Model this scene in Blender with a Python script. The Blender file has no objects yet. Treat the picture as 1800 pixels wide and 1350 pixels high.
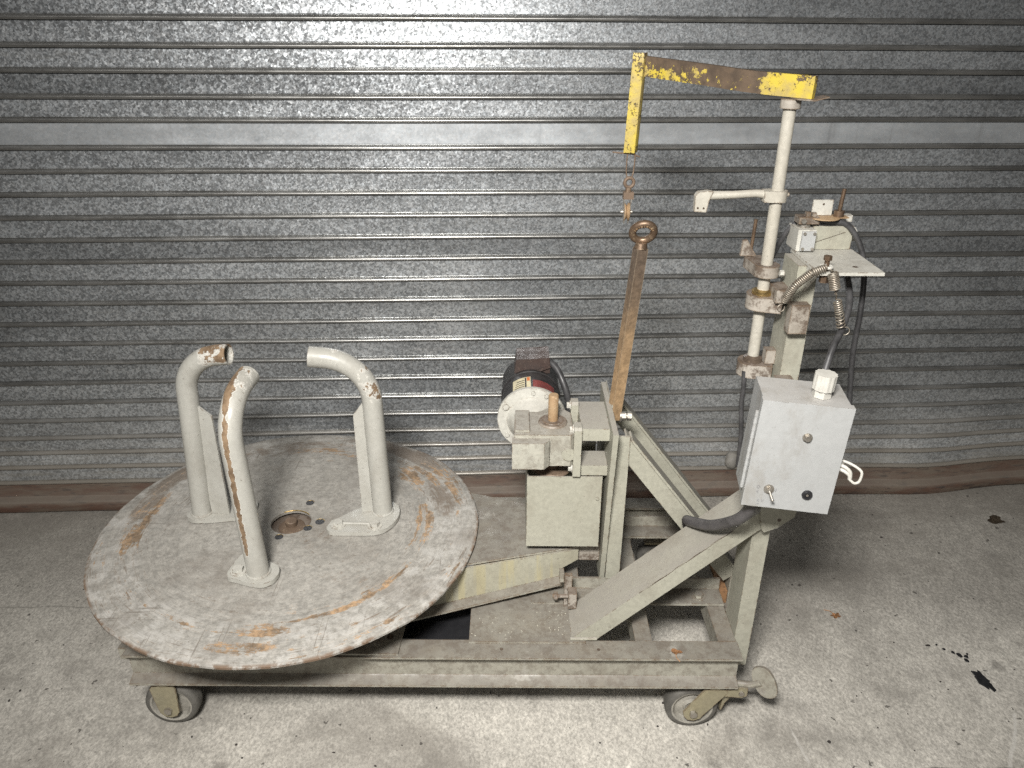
import bpy, bmesh, math, random
from mathutils import Vector, Matrix
R = math.radians
random.seed(7)
scene = bpy.context.scene
col = scene.collection

# ------------------------------------------------------------------ camera, light, exposure
cam_d = bpy.data.cameras.new('camera'); cam = bpy.data.objects.new('camera', cam_d); col.objects.link(cam)
cam_d.sensor_width = 36.0; cam_d.lens = 1360 / 1800 * 36; cam_d.clip_start = 0.02; cam_d.clip_end = 100
cam.matrix_world = Matrix.Translation((0, 0, 1.55)) @ Matrix.Rotation(R(90 - 25.8), 4, 'X') @ Matrix.Rotation(R(0.35), 4, 'Z')
scene.camera = cam
world = bpy.data.worlds.new('World'); scene.world = world; world.use_nodes = True
bg = world.node_tree.nodes['Background']; bg.inputs[0].default_value = (1.0, 0.98, 0.95, 1); bg.inputs[1].default_value = 0.022
def area(name, loc, target, sx, sy, power, color=(1, 0.975, 0.935)):
    l = bpy.data.lights.new(name, 'AREA'); l.shape = 'RECTANGLE'; l.size = sx; l.size_y = sy; l.energy = power; l.color = color
    o = bpy.data.objects.new(name, l); col.objects.link(o); o.location = loc
    o.rotation_euler = (Vector(target) - Vector(loc)).to_track_quat('-Z', 'Y').to_euler(); return o
area('work_lamp', (-0.25, -0.25, 2.3), (0.08, 1.45, 0.45), 0.40, 0.24, 41).data.spread = R(104)
area('ceiling_lamp', (-0.55, 0.0, 3.1), (-0.2, 1.5, 0.4), 3.0, 0.25, 14)
area('far_ceiling_lamp', (-0.45, -3.6, 2.75), (-0.1, 2.0, 0.9), 2.2, 0.45, 32)
scene.cycles.max_bounces = 5; scene.cycles.diffuse_bounces = 3; scene.cycles.glossy_bounces = 3; scene.cycles.transmission_bounces = 1; scene.cycles.use_adaptive_sampling = True; scene.cycles.adaptive_threshold = 0.012; scene.cycles.use_denoising = False
scene.view_settings.view_transform = 'Standard'; scene.view_settings.look = 'None'
scene.view_settings.exposure = 0.0; scene.view_settings.gamma = 1.0

# ------------------------------------------------------------------ node helpers
class NT:
    def __init__(s, name):
        s.m = bpy.data.materials.new(name); s.m.use_nodes = True; s.t = s.m.node_tree
        s.b = s.t.nodes['Principled BSDF']; s.k = {}
    def n(s, typ, ins=None, **props):
        nd = s.t.nodes.new(typ)
        for k, v in props.items(): setattr(nd, k, v)
        for k, v in (ins or {}).items(): s.set(nd.inputs[k], v)
        return nd
    def set(s, sock, v):
        if hasattr(v, 'is_output') or isinstance(v, bpy.types.NodeSocket): s.t.links.new(v, sock)
        elif isinstance(v, (tuple, list)) and sock.type == 'RGBA' and len(v) == 3: sock.default_value = (*v, 1)
        else: sock.default_value = v
    def coord(s, which='Object'):
        if which not in s.k: s.k[which] = s.n('ShaderNodeTexCoord').outputs[which]
        return s.k[which]
    def map(s, vec, scale=(1, 1, 1), loc=(0, 0, 0), rot=(0, 0, 0)):
        return s.n('ShaderNodeMapping', {'Vector': vec, 'Scale': scale, 'Location': loc, 'Rotation': rot}).outputs[0]
    def noise(s, scale, detail=4, rough=0.6, vec=None, dist=0.0):
        return s.n('ShaderNodeTexNoise', {'Vector': vec if vec is not None else s.coord(), 'Scale': scale, 'Detail': detail, 'Roughness': rough, 'Distortion': dist}).outputs[0]
    def voro(s, scale, vec=None, feature='F1', rnd=1.0):
        return s.n('ShaderNodeTexVoronoi', {'Vector': vec if vec is not None else s.coord(), 'Scale': scale, 'Randomness': rnd}, feature=feature)
    def ramp(s, fac, lo, hi, a=0.0, b=1.0):
        return s.n('ShaderNodeMapRange', {'Value': fac, 'From Min': lo, 'From Max': hi, 'To Min': a, 'To Max': b}, interpolation_type='SMOOTHSTEP').outputs[0]
    def mix(s, fac, a, b):
        nd = s.n('ShaderNodeMix', data_type='RGBA')
        s.set(nd.inputs[0], fac); s.set(nd.inputs[6], a); s.set(nd.inputs[7], b); return nd.outputs[2]
    def mixf(s, fac, a, b):
        nd = s.n('ShaderNodeMix', data_type='FLOAT'); s.set(nd.inputs[0], fac); s.set(nd.inputs[2], a); s.set(nd.inputs[3], b); return nd.outputs[0]
    def mul(s, c, f):      # colour times float socket
        nd = s.n('ShaderNodeMix', data_type='RGBA', blend_type='MULTIPLY'); s.set(nd.inputs[0], 1.0); s.set(nd.inputs[6], c); s.set(nd.inputs[7], f); return nd.outputs[2]
    def math(s, op, a, b=0.0, c=0.0, clamp=False):
        nd = s.n('ShaderNodeMath', operation=op, use_clamp=clamp); s.set(nd.inputs[0], a); s.set(nd.inputs[1], b); s.set(nd.inputs[2], c); return nd.outputs[0]
    def sep(s, vec):
        return s.n('ShaderNodeSeparateXYZ', {0: vec}).outputs
    def bump(s, h, strength=0.3, dist=0.002, normal=None):
        nd = s.n('ShaderNodeBump', {'Height': h, 'Strength': strength, 'Distance': dist})
        if normal is not None: s.set(nd.inputs['Normal'], normal)
        return nd.outputs[0]
    def attr(s, name): return s.n('ShaderNodeAttribute', attribute_name=name).outputs['Fac']
    def upmask(s, lo=0.5, hi=0.95):
        g = s.n('ShaderNodeNewGeometry').outputs['Normal']; return s.ramp(s.sep(g)[2], lo, hi)
    def edge(s, rad=0.004):
        bv = s.n('ShaderNodeBevel', {'Radius': rad}, samples=4).outputs[0]; g = s.n('ShaderNodeNewGeometry').outputs['Normal']
        d = s.n('ShaderNodeVectorMath', {0: bv, 1: g}, operation='DOT_PRODUCT').outputs['Value']
        return s.math('SUBTRACT', 1.0, d, clamp=True)
    def out(s, color=None, rough=None, metal=None, normal=None, spec=None):
        for k, v in (('Base Color', color), ('Roughness', rough), ('Metallic', metal), ('Normal', normal), ('Specular IOR Level', spec)):
            if v is not None: s.set(s.b.inputs[k], v)
        return s.m

M = {}
def paint(name, c1, c2, dust=0.6, chip=0.62, rust=(0.13, 0.085, 0.05), rough=0.5, wear=False, streak=0.0, grimy=0.36, mott=0.12, blot=0.0, speck=0.6, pale=0.0, dustcol=(0.22, 0.20, 0.175)):
    t = NT(name)
    base = t.mix(t.ramp(t.noise(4, 4), 0.2, 0.8), c1, c2)
    base = t.mul(base, t.ramp(t.noise(90, 3, 0.7), 0.25, 0.75, 1 - mott, 1 + mott * 0.6))
    if streak:       # runs of old paint down the vertical faces
        v = t.map(t.coord(), (38, 38, 2.2)); base = t.mix(t.ramp(t.noise(1, 3, 0.6, v), 0.48, 0.62, 0, streak), base, (0.40, 0.36, 0.22))
    if dust:
        d = t.math('MULTIPLY', t.upmask(0.3, 0.8), t.ramp(t.noise(11, 5, 0.65), 0.25, 0.7, 0.62, 1.0))
        base = t.mix(t.math('MULTIPLY', d, dust), base, dustcol)
    grime = t.math('MULTIPLY', t.ramp(t.noise(14, 6, 0.7, t.map(t.coord(), (1, 1, 0.55), (2, 5, 1))), 0.46, 0.72), grimy)
    base = t.mix(grime, base, (0.19, 0.165, 0.13))
    if pale: base = t.mix(t.math('MULTIPLY', t.ramp(t.noise(8, 6, 0.7, t.map(t.coord(), (1, 1, 1), (4.4, 0.7, 2.2))), 0.60, 0.645), pale), base, (0.33, 0.315, 0.28))
    if blot: base = t.mix(t.math('MULTIPLY', t.ramp(t.noise(38, 6, 0.75), 0.46, 0.60), blot), base, (0.085, 0.06, 0.043))
    specks = t.ramp(t.noise(120, 4, 0.75), 0.63, 0.68)
    base = t.mix(t.math('MULTIPLY', specks, speck), base, (0.12, 0.10, 0.08))
    e = t.math('MULTIPLY', t.ramp(t.edge(), 0.02, 0.12), t.ramp(t.noise(55, 4, 0.7), chip - 0.12, chip + 0.0))
    base = t.mix(e, base, rust)
    r = rough
    if wear:
        w = t.math('ADD', t.attr('wear'), t.math('MULTIPLY', t.math('SUBTRACT', t.noise(42, 6, 0.68), 0.5), 0.85))
        wm = t.ramp(w, 0.49, 0.53)
        wc = t.mix(t.ramp(t.noise(60, 4), 0.35, 0.65), (0.14, 0.095, 0.06), (0.25, 0.175, 0.11))
        rim = t.math('SUBTRACT', t.ramp(w, 0.44, 0.47), wm, clamp=True)
        base = t.mix(t.math('MULTIPLY', rim, 0.6), base, (0.62, 0.60, 0.55))
        base = t.mix(wm, base, wc)
        nb = t.bump(t.math('ADD', t.math('MULTIPLY', wm, -1.0), t.math('MULTIPLY', t.noise(160, 3), 0.3)), 0.5, 0.0012)
    else:
        nb = t.bump(t.math('ADD', t.noise(180, 4, 0.6), t.math('MULTIPLY', t.noise(20, 2), 0.5)), 0.22, 0.0010)
    return t.out(base, t.ramp(t.noise(30, 4), 0.3, 0.7, rough - 0.1, rough + 0.15), 0.0, nb, 0.4)
M['paint'] = paint('grey_beige_paint', (0.36, 0.352, 0.29), (0.31, 0.302, 0.245), streak=0.0, dust=0.8, dustcol=(0.255, 0.235, 0.212))
M['paint_streak'] = paint('streaked_paint', (0.37, 0.36, 0.29), (0.33, 0.31, 0.23), streak=0.7)
M['paint_deck'] = paint('dusty_deck_paint', (0.345, 0.332, 0.28), (0.28, 0.267, 0.222), dust=0.85, chip=0.55, grimy=0.5, blot=0.36, pale=0.6, dustcol=(0.148, 0.133, 0.115))
M['paint_tube'] = paint('tube_paint', (0.42, 0.412, 0.375), (0.36, 0.352, 0.315), dust=0.15, wear=True, rough=0.32, mott=0.07, grimy=0.26)
M['paint_cast'] = paint('cast_iron_paint', (0.40, 0.39, 0.335), (0.33, 0.32, 0.27), dust=0.8, chip=0.55, grimy=0.6, blot=0.30, mott=0.16, dustcol=(0.24, 0.22, 0.195))
M['paint_pole'] = paint('pole_paint', (0.42, 0.402, 0.352), (0.36, 0.335, 0.28), dust=0.5, chip=0.52)
M['paint_dirty'] = paint('dirty_bracket_paint', (0.42, 0.39, 0.345), (0.22, 0.19, 0.155), dust=1.0, chip=0.46, grimy=0.6, blot=0.85, dustcol=(0.13, 0.10, 0.08))
M['paint_box'] = paint('control_box_grey', (0.355, 0.36, 0.355), (0.33, 0.335, 0.33), dust=0.35, chip=0.66, rust=(0.2, 0.19, 0.18), rough=0.42, grimy=0.48, mott=0.05, speck=0.25, dustcol=(0.36, 0.32, 0.28))
M['paint_white'] = paint('white_paint', (0.52, 0.51, 0.465), (0.44, 0.43, 0.385), dust=0.3, chip=0.6)
M['paint_olive'] = paint('caster_olive', (0.30, 0.265, 0.17), (0.22, 0.20, 0.14), dust=0.6, chip=0.5, rough=0.45)

def rusty(name, c1, c2, c3, rough=0.7, metal=0.2, sc=22):
    t = NT(name); b = t.mix(t.ramp(t.noise(sc, 6, 0.7), 0.3, 0.7), c1, c2); b = t.mix(t.ramp(t.noise(sc * 4, 4, 0.7), 0.55, 0.7), b, c3)
    return t.out(b, t.ramp(t.noise(50), 0.3, 0.7, rough - 0.15, rough + 0.1), metal, t.bump(t.noise(220, 4, 0.7), 0.4, 0.001))
M['rust'] = rusty('brown_rusty_steel', (0.165, 0.115, 0.08), (0.115, 0.08, 0.055), (0.26, 0.195, 0.135))
M['lever'] = rusty('tan_rusted_bar', (0.36, 0.25, 0.145), (0.27, 0.17, 0.09), (0.42, 0.32, 0.21), 0.65, 0.1)
def levmat():
    t = NT('brown_to_tan_bar'); z = t.sep(t.coord())[2]
    b = t.mix(t.ramp(t.math('ADD', z, t.math('MULTIPLY', t.noise(14, 5, 0.7), 0.22)), 0.92, 1.16), (0.32, 0.215, 0.12), (0.115, 0.085, 0.062)); b = t.mul(b, t.ramp(t.noise(80, 5, 0.7), 0.3, 0.7, 0.72, 1.25))
    b = t.mix(t.math('MULTIPLY', t.ramp(t.edge(0.003), 0.01, 0.1), 0.45), b, (0.42, 0.34, 0.24))
    return t.out(b, 0.55, 0.15, t.bump(t.noise(180, 4), 0.4, 0.001))
M['lever_bar'] = levmat()
M['eye'] = rusty('bronze_brown_steel', (0.19, 0.13, 0.085), (0.12, 0.08, 0.055), (0.32, 0.24, 0.16), 0.45, 0.6)
M['dark_brown'] = rusty('dark_brown_metal', (0.075, 0.05, 0.042), (0.05, 0.038, 0.034), (0.12, 0.085, 0.07), 0.5, 0.2)
M['doorbar'] = None
M['zinc'] = rusty('dull_zinc_steel', (0.42, 0.40, 0.36), (0.32, 0.29, 0.25), (0.22, 0.17, 0.12), 0.42, 0.75, 60)
M['spring'] = rusty('spring_steel', (0.33, 0.30, 0.25), (0.23, 0.195, 0.155), (0.16, 0.115, 0.075), 0.45, 0.6, 60)
M['brass'] = rusty('brass', (0.50, 0.36, 0.15), (0.38, 0.27, 0.12), (0.2, 0.13, 0.07), 0.35, 0.9, 60)
M['wood'] = rusty('brown_wood', (0.26, 0.14, 0.065), (0.19, 0.10, 0.05), (0.12, 0.07, 0.04), 0.75, 0.0)
M['grease'] = rusty('greasy_dark', (0.06, 0.045, 0.035), (0.10, 0.075, 0.055), (0.16, 0.12, 0.09), 0.35, 0.1, 80)
def plain(name, c, rough, metal=0.0, var=0.15, sc=40, bump=0.1):
    t = NT(name); b = t.mul(c, t.ramp(t.noise(sc, 5, 0.65), 0.25, 0.75, 1 - var, 1 + var))
    return t.out(b, t.ramp(t.noise(sc * 1.5), 0.3, 0.7, rough - 0.08, rough + 0.1), metal, t.bump(t.noise(sc * 5), bump, 0.001))
M['cable'] = plain('black_cable', (0.045, 0.044, 0.045, 1), 0.42, var=0.5, sc=30)
M['hose'] = plain('grey_black_hose', (0.085, 0.08, 0.082, 1), 0.5, var=0.4, sc=25)
M['black'] = plain('motor_black', (0.025, 0.023, 0.023, 1), 0.4, var=0.5)
M['rubber'] = plain('worn_grey_rubber', (0.095, 0.09, 0.08, 1), 0.75, var=0.35, sc=30)
M['hub'] = plain('caster_hub_grey', (0.30, 0.285, 0.25, 1), 0.6, 0.1, var=0.3)
M['plastic_white'] = plain('white_plastic_gland', (0.50, 0.485, 0.44, 1), 0.5, var=0.12)
M['plastic_black'] = plain('black_plastic', (0.02, 0.02, 0.022, 1), 0.3)
M['red'] = plain('red_sticker', (0.17, 0.035, 0.03, 1), 0.5, var=0.4)
M['cream'] = plain('cream_nameplate', (0.56, 0.50, 0.33, 1), 0.5, var=0.25, sc=60)
M['orange'] = plain('orange_print', (0.55, 0.16, 0.05, 1), 0.5)
M['ink'] = plain('black_print', (0.03, 0.03, 0.03, 1), 0.6)
M['pencil'] = plain('pencil_mark_grey', (0.16, 0.16, 0.17, 1), 0.6)
M['leaf_orange'] = plain('orange_dry_leaf', (0.36, 0.19, 0.09, 1), 0.7, var=0.4, sc=90)
M['leaf_brown'] = plain('brown_dry_leaf', (0.10, 0.075, 0.05, 1), 0.8, var=0.4, sc=90)
M['tar'] = plain('black_tar', (0.012, 0.012, 0.013, 1), 0.5, var=0.4, sc=60, bump=0.5)
M['grit'] = plain('dark_grit', (0.035, 0.03, 0.027, 1), 0.8, var=0.5)
M['flake'] = plain('pale_flake', (0.55, 0.53, 0.44, 1), 0.7)

def yellow():
    t = NT('chipped_yellow_paint')
    w = t.math('ADD', t.attr('wear'), t.math('MULTIPLY', t.math('SUBTRACT', t.noise(95, 7, 0.74), 0.5), 1.7))
    wm = t.ramp(w, 0.49, 0.53)
    yel = t.mix(t.ramp(t.noise(30, 4), 0.35, 0.65), (0.50, 0.385, 0.05), (0.36, 0.28, 0.10))
    yel = t.mix(t.ramp(t.noise(140, 3), 0.64, 0.70, 0, 0.7), yel, (0.16, 0.10, 0.04))
    brn = t.mix(t.ramp(t.noise(40, 5), 0.35, 0.65), (0.06, 0.042, 0.028), (0.105, 0.072, 0.046))
    return t.out(t.mix(wm, yel, brn), t.mixf(wm, 0.45, 0.62), 0.0, t.bump(t.math('SUBTRACT', t.math('MULTIPLY', t.noise(120, 4), 0.5), wm), 0.6, 0.0012))
M['yellow'] = yellow()

def disc_mat():
    t = NT('worn_disc_paint')
    p = t.sep(t.coord()); x = t.math('ADD', p[0], 0.55); y = t.math('SUBTRACT', p[1], 1.59)
    r = t.math('SQRT', t.math('ADD', t.math('MULTIPLY', x, x), t.math('MULTIPLY', y, y)))
    ang = t.math('ARCTAN2', y, x)
    pol = t.n('ShaderNodeCombineXYZ', {0: t.math('MULTIPLY', ang, 0.40), 1: t.math('MULTIPLY', r, 10.0), 2: 0.0}).outputs[0]
    base = t.mix(t.ramp(t.noise(3.5, 5), 0.25, 0.75), (0.35, 0.334, 0.302), (0.275, 0.26, 0.232))
    base = t.mul(base, t.ramp(t.noise(75, 5, 0.75), 0.25, 0.75, 0.66, 1.2))
    ring = t.math('MULTIPLY', t.ramp(r, 0.33, 0.37), 1.0)
    base = t.mix(t.math('MULTIPLY', ring, t.ramp(t.noise(26, 6, 0.72), 0.45, 0.60)), base, (0.40, 0.385, 0.355))
    # dark smudges, whole plate
    base = t.mix(t.ramp(t.noise(5, 5, 0.6, t.map(t.coord(), (1, 1, 1), (3.3, 1.1, 0))), 0.50, 0.68, 0, 0.6), base, (0.18, 0.16, 0.137))
    base = t.mix(t.ramp(t.noise(110, 4, 0.7), 0.60, 0.70, 0, 0.6), base, (0.14, 0.115, 0.09))
    # circular scuffs
    sc = t.noise(7, 6, 0.75, pol, 0.4)
    base = t.mix(t.math('MULTIPLY', t.ramp(sc, 0.60, 0.66), t.ramp(r, 0.20, 0.36, 0.25, 0.75)), base, (0.15, 0.115, 0.085))
    pol2 = t.n('ShaderNodeCombineXYZ', {0: t.math('MULTIPLY', ang, 2.6), 1: t.math('MULTIPLY', r, 55.0), 2: 3.0}).outputs[0]
    ts = t.noise(2.2, 5, 0.7, pol2, 1.2)
    base = t.mul(base, t.mixf(t.ramp(r, 0.18, 0.34, 0.25, 1.0), 1.0, t.ramp(ts, 0.30, 0.70, 0.82, 1.12)))
    base = t.mix(t.math('MULTIPLY', t.ramp(ts, 0.57, 0.65), t.math('MULTIPLY', t.ramp(r, 0.22, 0.33), t.ramp(t.noise(5, 3), 0.42, 0.60, 0.0, 0.85))), base, (0.13, 0.10, 0.075))
    # thin scratches
    for k, (sx, sy, rz) in enumerate(((140, 4, 0.5), (4, 120, 0.25), (130, 3, 1.3))):
        v = t.map(t.coord(), (sx, sy, 1), (k * 3.1, k * 1.7, 0), (0, 0, rz))
        base = t.mix(t.math('MULTIPLY', t.ramp(t.noise(1, 3, 0.6, v), 0.66, 0.70), t.ramp(t.noise(6, 2), 0.45, 0.6, 0, 0.6)), base, (0.13, 0.11, 0.09))
    # rust, mostly in an outer ring
    rm = t.math('ADD', t.math('MULTIPLY', t.noise(3.0, 7, 0.68, pol, 0.6), 0.75), t.math('MULTIPLY', t.noise(6.5, 5, 0.7), 0.45))
    band = t.math('SUBTRACT', t.ramp(r, 0.24, 0.37), t.ramp(r, 0.44, 0.475, 0, 0.35))
    rm = t.math('ADD', rm, t.math('MULTIPLY', band, 0.10))
    blobs = None
    for r0, a0, sr, sa, k in ((0.332, 0.0, 0.030, 0.32, .17), (0.345, -0.55, 0.016, 0.30, .10), (0.356, -1.05, 0.014, 0.36, .16), (0.372, -1.48, 0.024, 0.18, .17), (0.420, -1.58, 0.022, 0.16, .15), (0.382, 3.02, 0.040, 0.22, .15), (0.395, -3.0, 0.035, 0.16, .07), (0.425, 0.50, 0.030, 0.32, .13), (0.350, 1.45, 0.030, 0.40, .12), (0.345, 0.62, 0.03, 0.16, .13)):
        sr, sa = sr * 0.85, sa * 1.2
        da = t.math('DIVIDE', t.math('SUBTRACT', t.math('ABSOLUTE', ang) if abs(a0) > 2.9 else ang, abs(a0) if abs(a0) > 2.9 else a0), sa); dr = t.math('DIVIDE', t.math('SUBTRACT', r, r0), sr)
        g = t.ramp(t.math('ADD', t.math('MULTIPLY', da, da), t.math('MULTIPLY', dr, dr)), 1.6, 0.0, 0, k); blobs = g if blobs is None else t.math('MAXIMUM', blobs, g)
    rm = t.math('ADD', t.math('ADD', t.math('SUBTRACT', rm, 0.075), blobs), t.math('ADD', t.math('MULTIPLY', t.math('SUBTRACT', t.noise(60, 6, 0.8), 0.5), 0.36), t.math('MULTIPLY', t.math('SUBTRACT', ts, 0.5), 0.22)))
    rust = t.ramp(rm, 0.705, 0.775)
    dark = None
    for r0, a0, sr, sa, k in ((0.425, 2.55, 0.035, 0.45, .5), (0.40, 2.98, 0.03, 0.25, .45), (0.43, 1.0, 0.035, 0.5, .5), (0.39, 0.35, 0.04, 0.3, .42), (0.38, 1.75, 0.05, 0.5, .40), (0.40, 1.60, 0.085, 1.5, .26), (0.40, -2.75, 0.07, 0.35, .25), (0.265, -0.85, 0.07, 0.30, .27), (0.10, -0.7, 0.08, 0.6, .3)):
        da = t.math('DIVIDE', t.math('SUBTRACT', ang, a0), sa); dr = t.math('DIVIDE', t.math('SUBTRACT', r, r0), sr)
        g = t.ramp(t.math('ADD', t.math('MULTIPLY', da, da), t.math('MULTIPLY', dr, dr)), 2.0, 0.0, 0, k); dark = g if dark is None else t.math('MAXIMUM', dark, g)
    dn = t.math('ADD', dark, t.math('ADD', t.math('MULTIPLY', t.noise(30, 6, 0.75), 0.7), t.math('MULTIPLY', t.math('SUBTRACT', ts, 0.5), 0.5)))
    base = t.mix(t.ramp(dn, 0.60, 0.80, 0, 0.8), base, (0.15, 0.118, 0.09))
    rc = t.mix(t.ramp(t.noise(18, 6, 0.7), 0.38, 0.62), (0.35, 0.235, 0.14), (0.17, 0.125, 0.085)); rc = t.mul(rc, t.ramp(t.noise(120, 3), 0.3, 0.7, 0.7, 1.25))
    pale = t.math('SUBTRACT', t.ramp(rm, 0.70, 0.73), rust, clamp=True)
    base = t.mix(t.math('MULTIPLY', pale, 0.45), base, (0.50, 0.48, 0.44))
    base = t.mix(rust, base, rc)
    edge = t.ramp(r, 0.458, 0.466); base = t.mix(t.math('MULTIPLY', edge, t.ramp(t.noise(30, 5, 0.7), 0.40, 0.55)), base, (0.16, 0.11, 0.075))
    h = t.math('ADD', t.math('MULTIPLY', rust, -0.8), t.math('ADD', t.math('MULTIPLY', t.noise(90, 5, 0.7), 0.7), t.math('MULTIPLY', t.noise(9, 2), 1.5)))
    return t.out(base, t.ramp(t.noise(20, 4), 0.3, 0.7, 0.48, 0.75), 0.0, t.bump(h, 0.4, 0.0018), 0.35)
M['disc'] = disc_mat()

def galv(name, smooth=False):
    t = NT(name)
    oi = t.n('ShaderNodeObjectInfo'); off = t.n('ShaderNodeCombineXYZ', {0: t.math('MULTIPLY', oi.outputs['Random'], 37.0), 1: 0.0, 2: 0.0}).outputs[0]
    c0 = t.n('ShaderNodeVectorMath', {0: t.coord(), 1: off}, operation='ADD').outputs[0]
    wob = t.n('ShaderNodeTexNoise', {'Vector': c0, 'Scale': 160.0, 'Detail': 2.0}).outputs[1]
    cw = t.n('ShaderNodeVectorMath', {0: wob, 1: (0.009, 0.009, 0.009)}, operation='MULTIPLY').outputs[0]
    cv = t.n('ShaderNodeVectorMath', {0: c0, 1: cw}, operation='ADD').outputs[0]
    v = t.voro(185, cv); cc = t.sep(v.outputs['Color']); v2 = t.sep(t.voro(330, cv).outputs['Color'])
    tone = t.math('ADD', t.math('MULTIPLY', cc[0], 0.68), t.math('MULTIPLY', v2[0], 0.32))
    lo, hi = ((0.36, 0.80) if not smooth else (0.70, 0.78))
    val = t.ramp(tone, 0.12, 0.88, lo, hi)
    colr = t.n('ShaderNodeCombineColor', {0: val, 1: val, 2: val}).outputs[0]
    colr = t.mul(colr, t.mix(cc[1], (0.90, 0.955, 1.0), (0.955, 0.98, 1.0)))
    colr = t.mul(colr, t.ramp(t.math('FRACT', t.math('MULTIPLY', oi.outputs['Random'], 7.31)), 0.0, 1.0, 0.80, 1.12))
    colr = t.mul(colr, t.ramp(t.noise(2.2, 4, 0.6, t.map(c0, (1, 1, 6))), 0.3, 0.7, 0.82, 1.08))
    colr = t.mul(colr, t.ramp(t.noise(32, 4, 0.65, t.map(c0, (1, 1, 1.4))), 0.3, 0.7, 0.93, 1.05))
    scuff = t.math('MULTIPLY', t.ramp(t.noise(3.0, 6, 0.72, t.map(c0, (1.0, 1, 9), (5, 0, 3))), 0.60, 0.74), 0.5); colr = t.mix(scuff, colr, (0.62, 0.62, 0.60))
    drip = t.math('MULTIPLY', t.ramp(t.noise(1.0, 5, 0.7, t.map(t.coord(), (16, 16, 0.9))), 0.58, 0.72), 0.32); colr = t.mix(drip, colr, (0.20, 0.195, 0.185))
    rough = t.ramp(v2[1], 0, 1, 0.26, 0.40) if not smooth else t.ramp(t.noise(9), 0.3, 0.7, 0.34, 0.42)
    # dust and splashed dirt settled on the lowest slats
    z = t.sep(t.coord())[2]; st = t.noise(3.2, 6, 0.68, t.map(c0, (1, 1, 14)))
    dm = t.math('MULTIPLY', t.ramp(z, 0.50, 0.10), t.ramp(st, 0.34, 0.66, 0.15, 1.0))
    dm = t.math('ADD', dm, t.math('MULTIPLY', t.upmask(0.15, 0.8), 0.35), clamp=True)
    colr = t.mix(t.math('MULTIPLY', dm, 0.75), colr, t.mix(t.ramp(t.noise(8, 4), 0.4, 0.6), (0.20, 0.185, 0.155), (0.30, 0.285, 0.25)))
    metal = t.math('SUBTRACT', 0.76 if not smooth else 0.62, t.math('MULTIPLY', dm, 0.5))
    # crystals of the zinc each lean a little
    nrm = t.n('ShaderNodeNewGeometry').outputs['Normal']
    rv = t.n('ShaderNodeVectorMath', {0: v.outputs['Color'], 1: (0.5, 0.5, 0.5)}, operation='SUBTRACT').outputs[0]
    rs = t.n('ShaderNodeVectorMath', {0: rv, 1: ((0.10, 0.10, 0.10) if not smooth else (0.03, 0.03, 0.03))}, operation='MULTIPLY').outputs[0]
    nn = t.n('ShaderNodeVectorMath', {0: t.n('ShaderNodeVectorMath', {0: nrm, 1: rs}, operation='ADD').outputs[0]}, operation='NORMALIZE').outputs[0]
    nb = t.bump(t.noise(4, 2, 0.5, t.map(c0, (1, 1, 2))), 0.12, 0.003, nn)
    return t.out(colr, t.mixf(dm, rough, 0.7), metal, nb)
def ribmat():
    t = NT('rolled_rib_steel'); v = t.map(t.coord(), (1, 1, 8))
    b = t.mix(t.ramp(t.noise(5, 5, 0.65, v), 0.35, 0.65), (0.36, 0.355, 0.34), (0.23, 0.226, 0.215)); z = t.sep(t.coord())[2]
    b = t.mix(t.math('MULTIPLY', t.ramp(z, 0.40, 0.12), 0.8), b, (0.235, 0.21, 0.175))
    return t.out(b, t.ramp(t.noise(40, 4), 0.3, 0.7, 0.26, 0.36), t.ramp(z, 0.15, 0.48, 0.2, 0.75), t.bump(t.noise(30, 3, 0.5, v), 0.15, 0.001))
M['rib'] = ribmat()
M['galv'] = galv('galvanised_spangle'); M['galv_smooth'] = galv('galvanised_smooth', True)

def doorbar():
    t = NT('rusty_bottom_bar'); v = t.map(t.coord(), (1, 1, 5))
    b = t.mix(t.ramp(t.noise(7, 6, 0.7, v), 0.35, 0.65), (0.10, 0.055, 0.038), (0.135, 0.105, 0.08)); b = t.mix(t.ramp(t.noise(16, 5, 0.7, v), 0.52, 0.66), b, (0.06, 0.045, 0.038))
    b = t.mix(t.math('MULTIPLY', t.upmask(0.1, 0.6), 0.6), b, (0.185, 0.16, 0.132))
    return t.out(b, 0.7, 0.0, t.bump(t.noise(70, 5, 0.7), 0.5, 0.003))
M['doorbar'] = doorbar()

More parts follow.
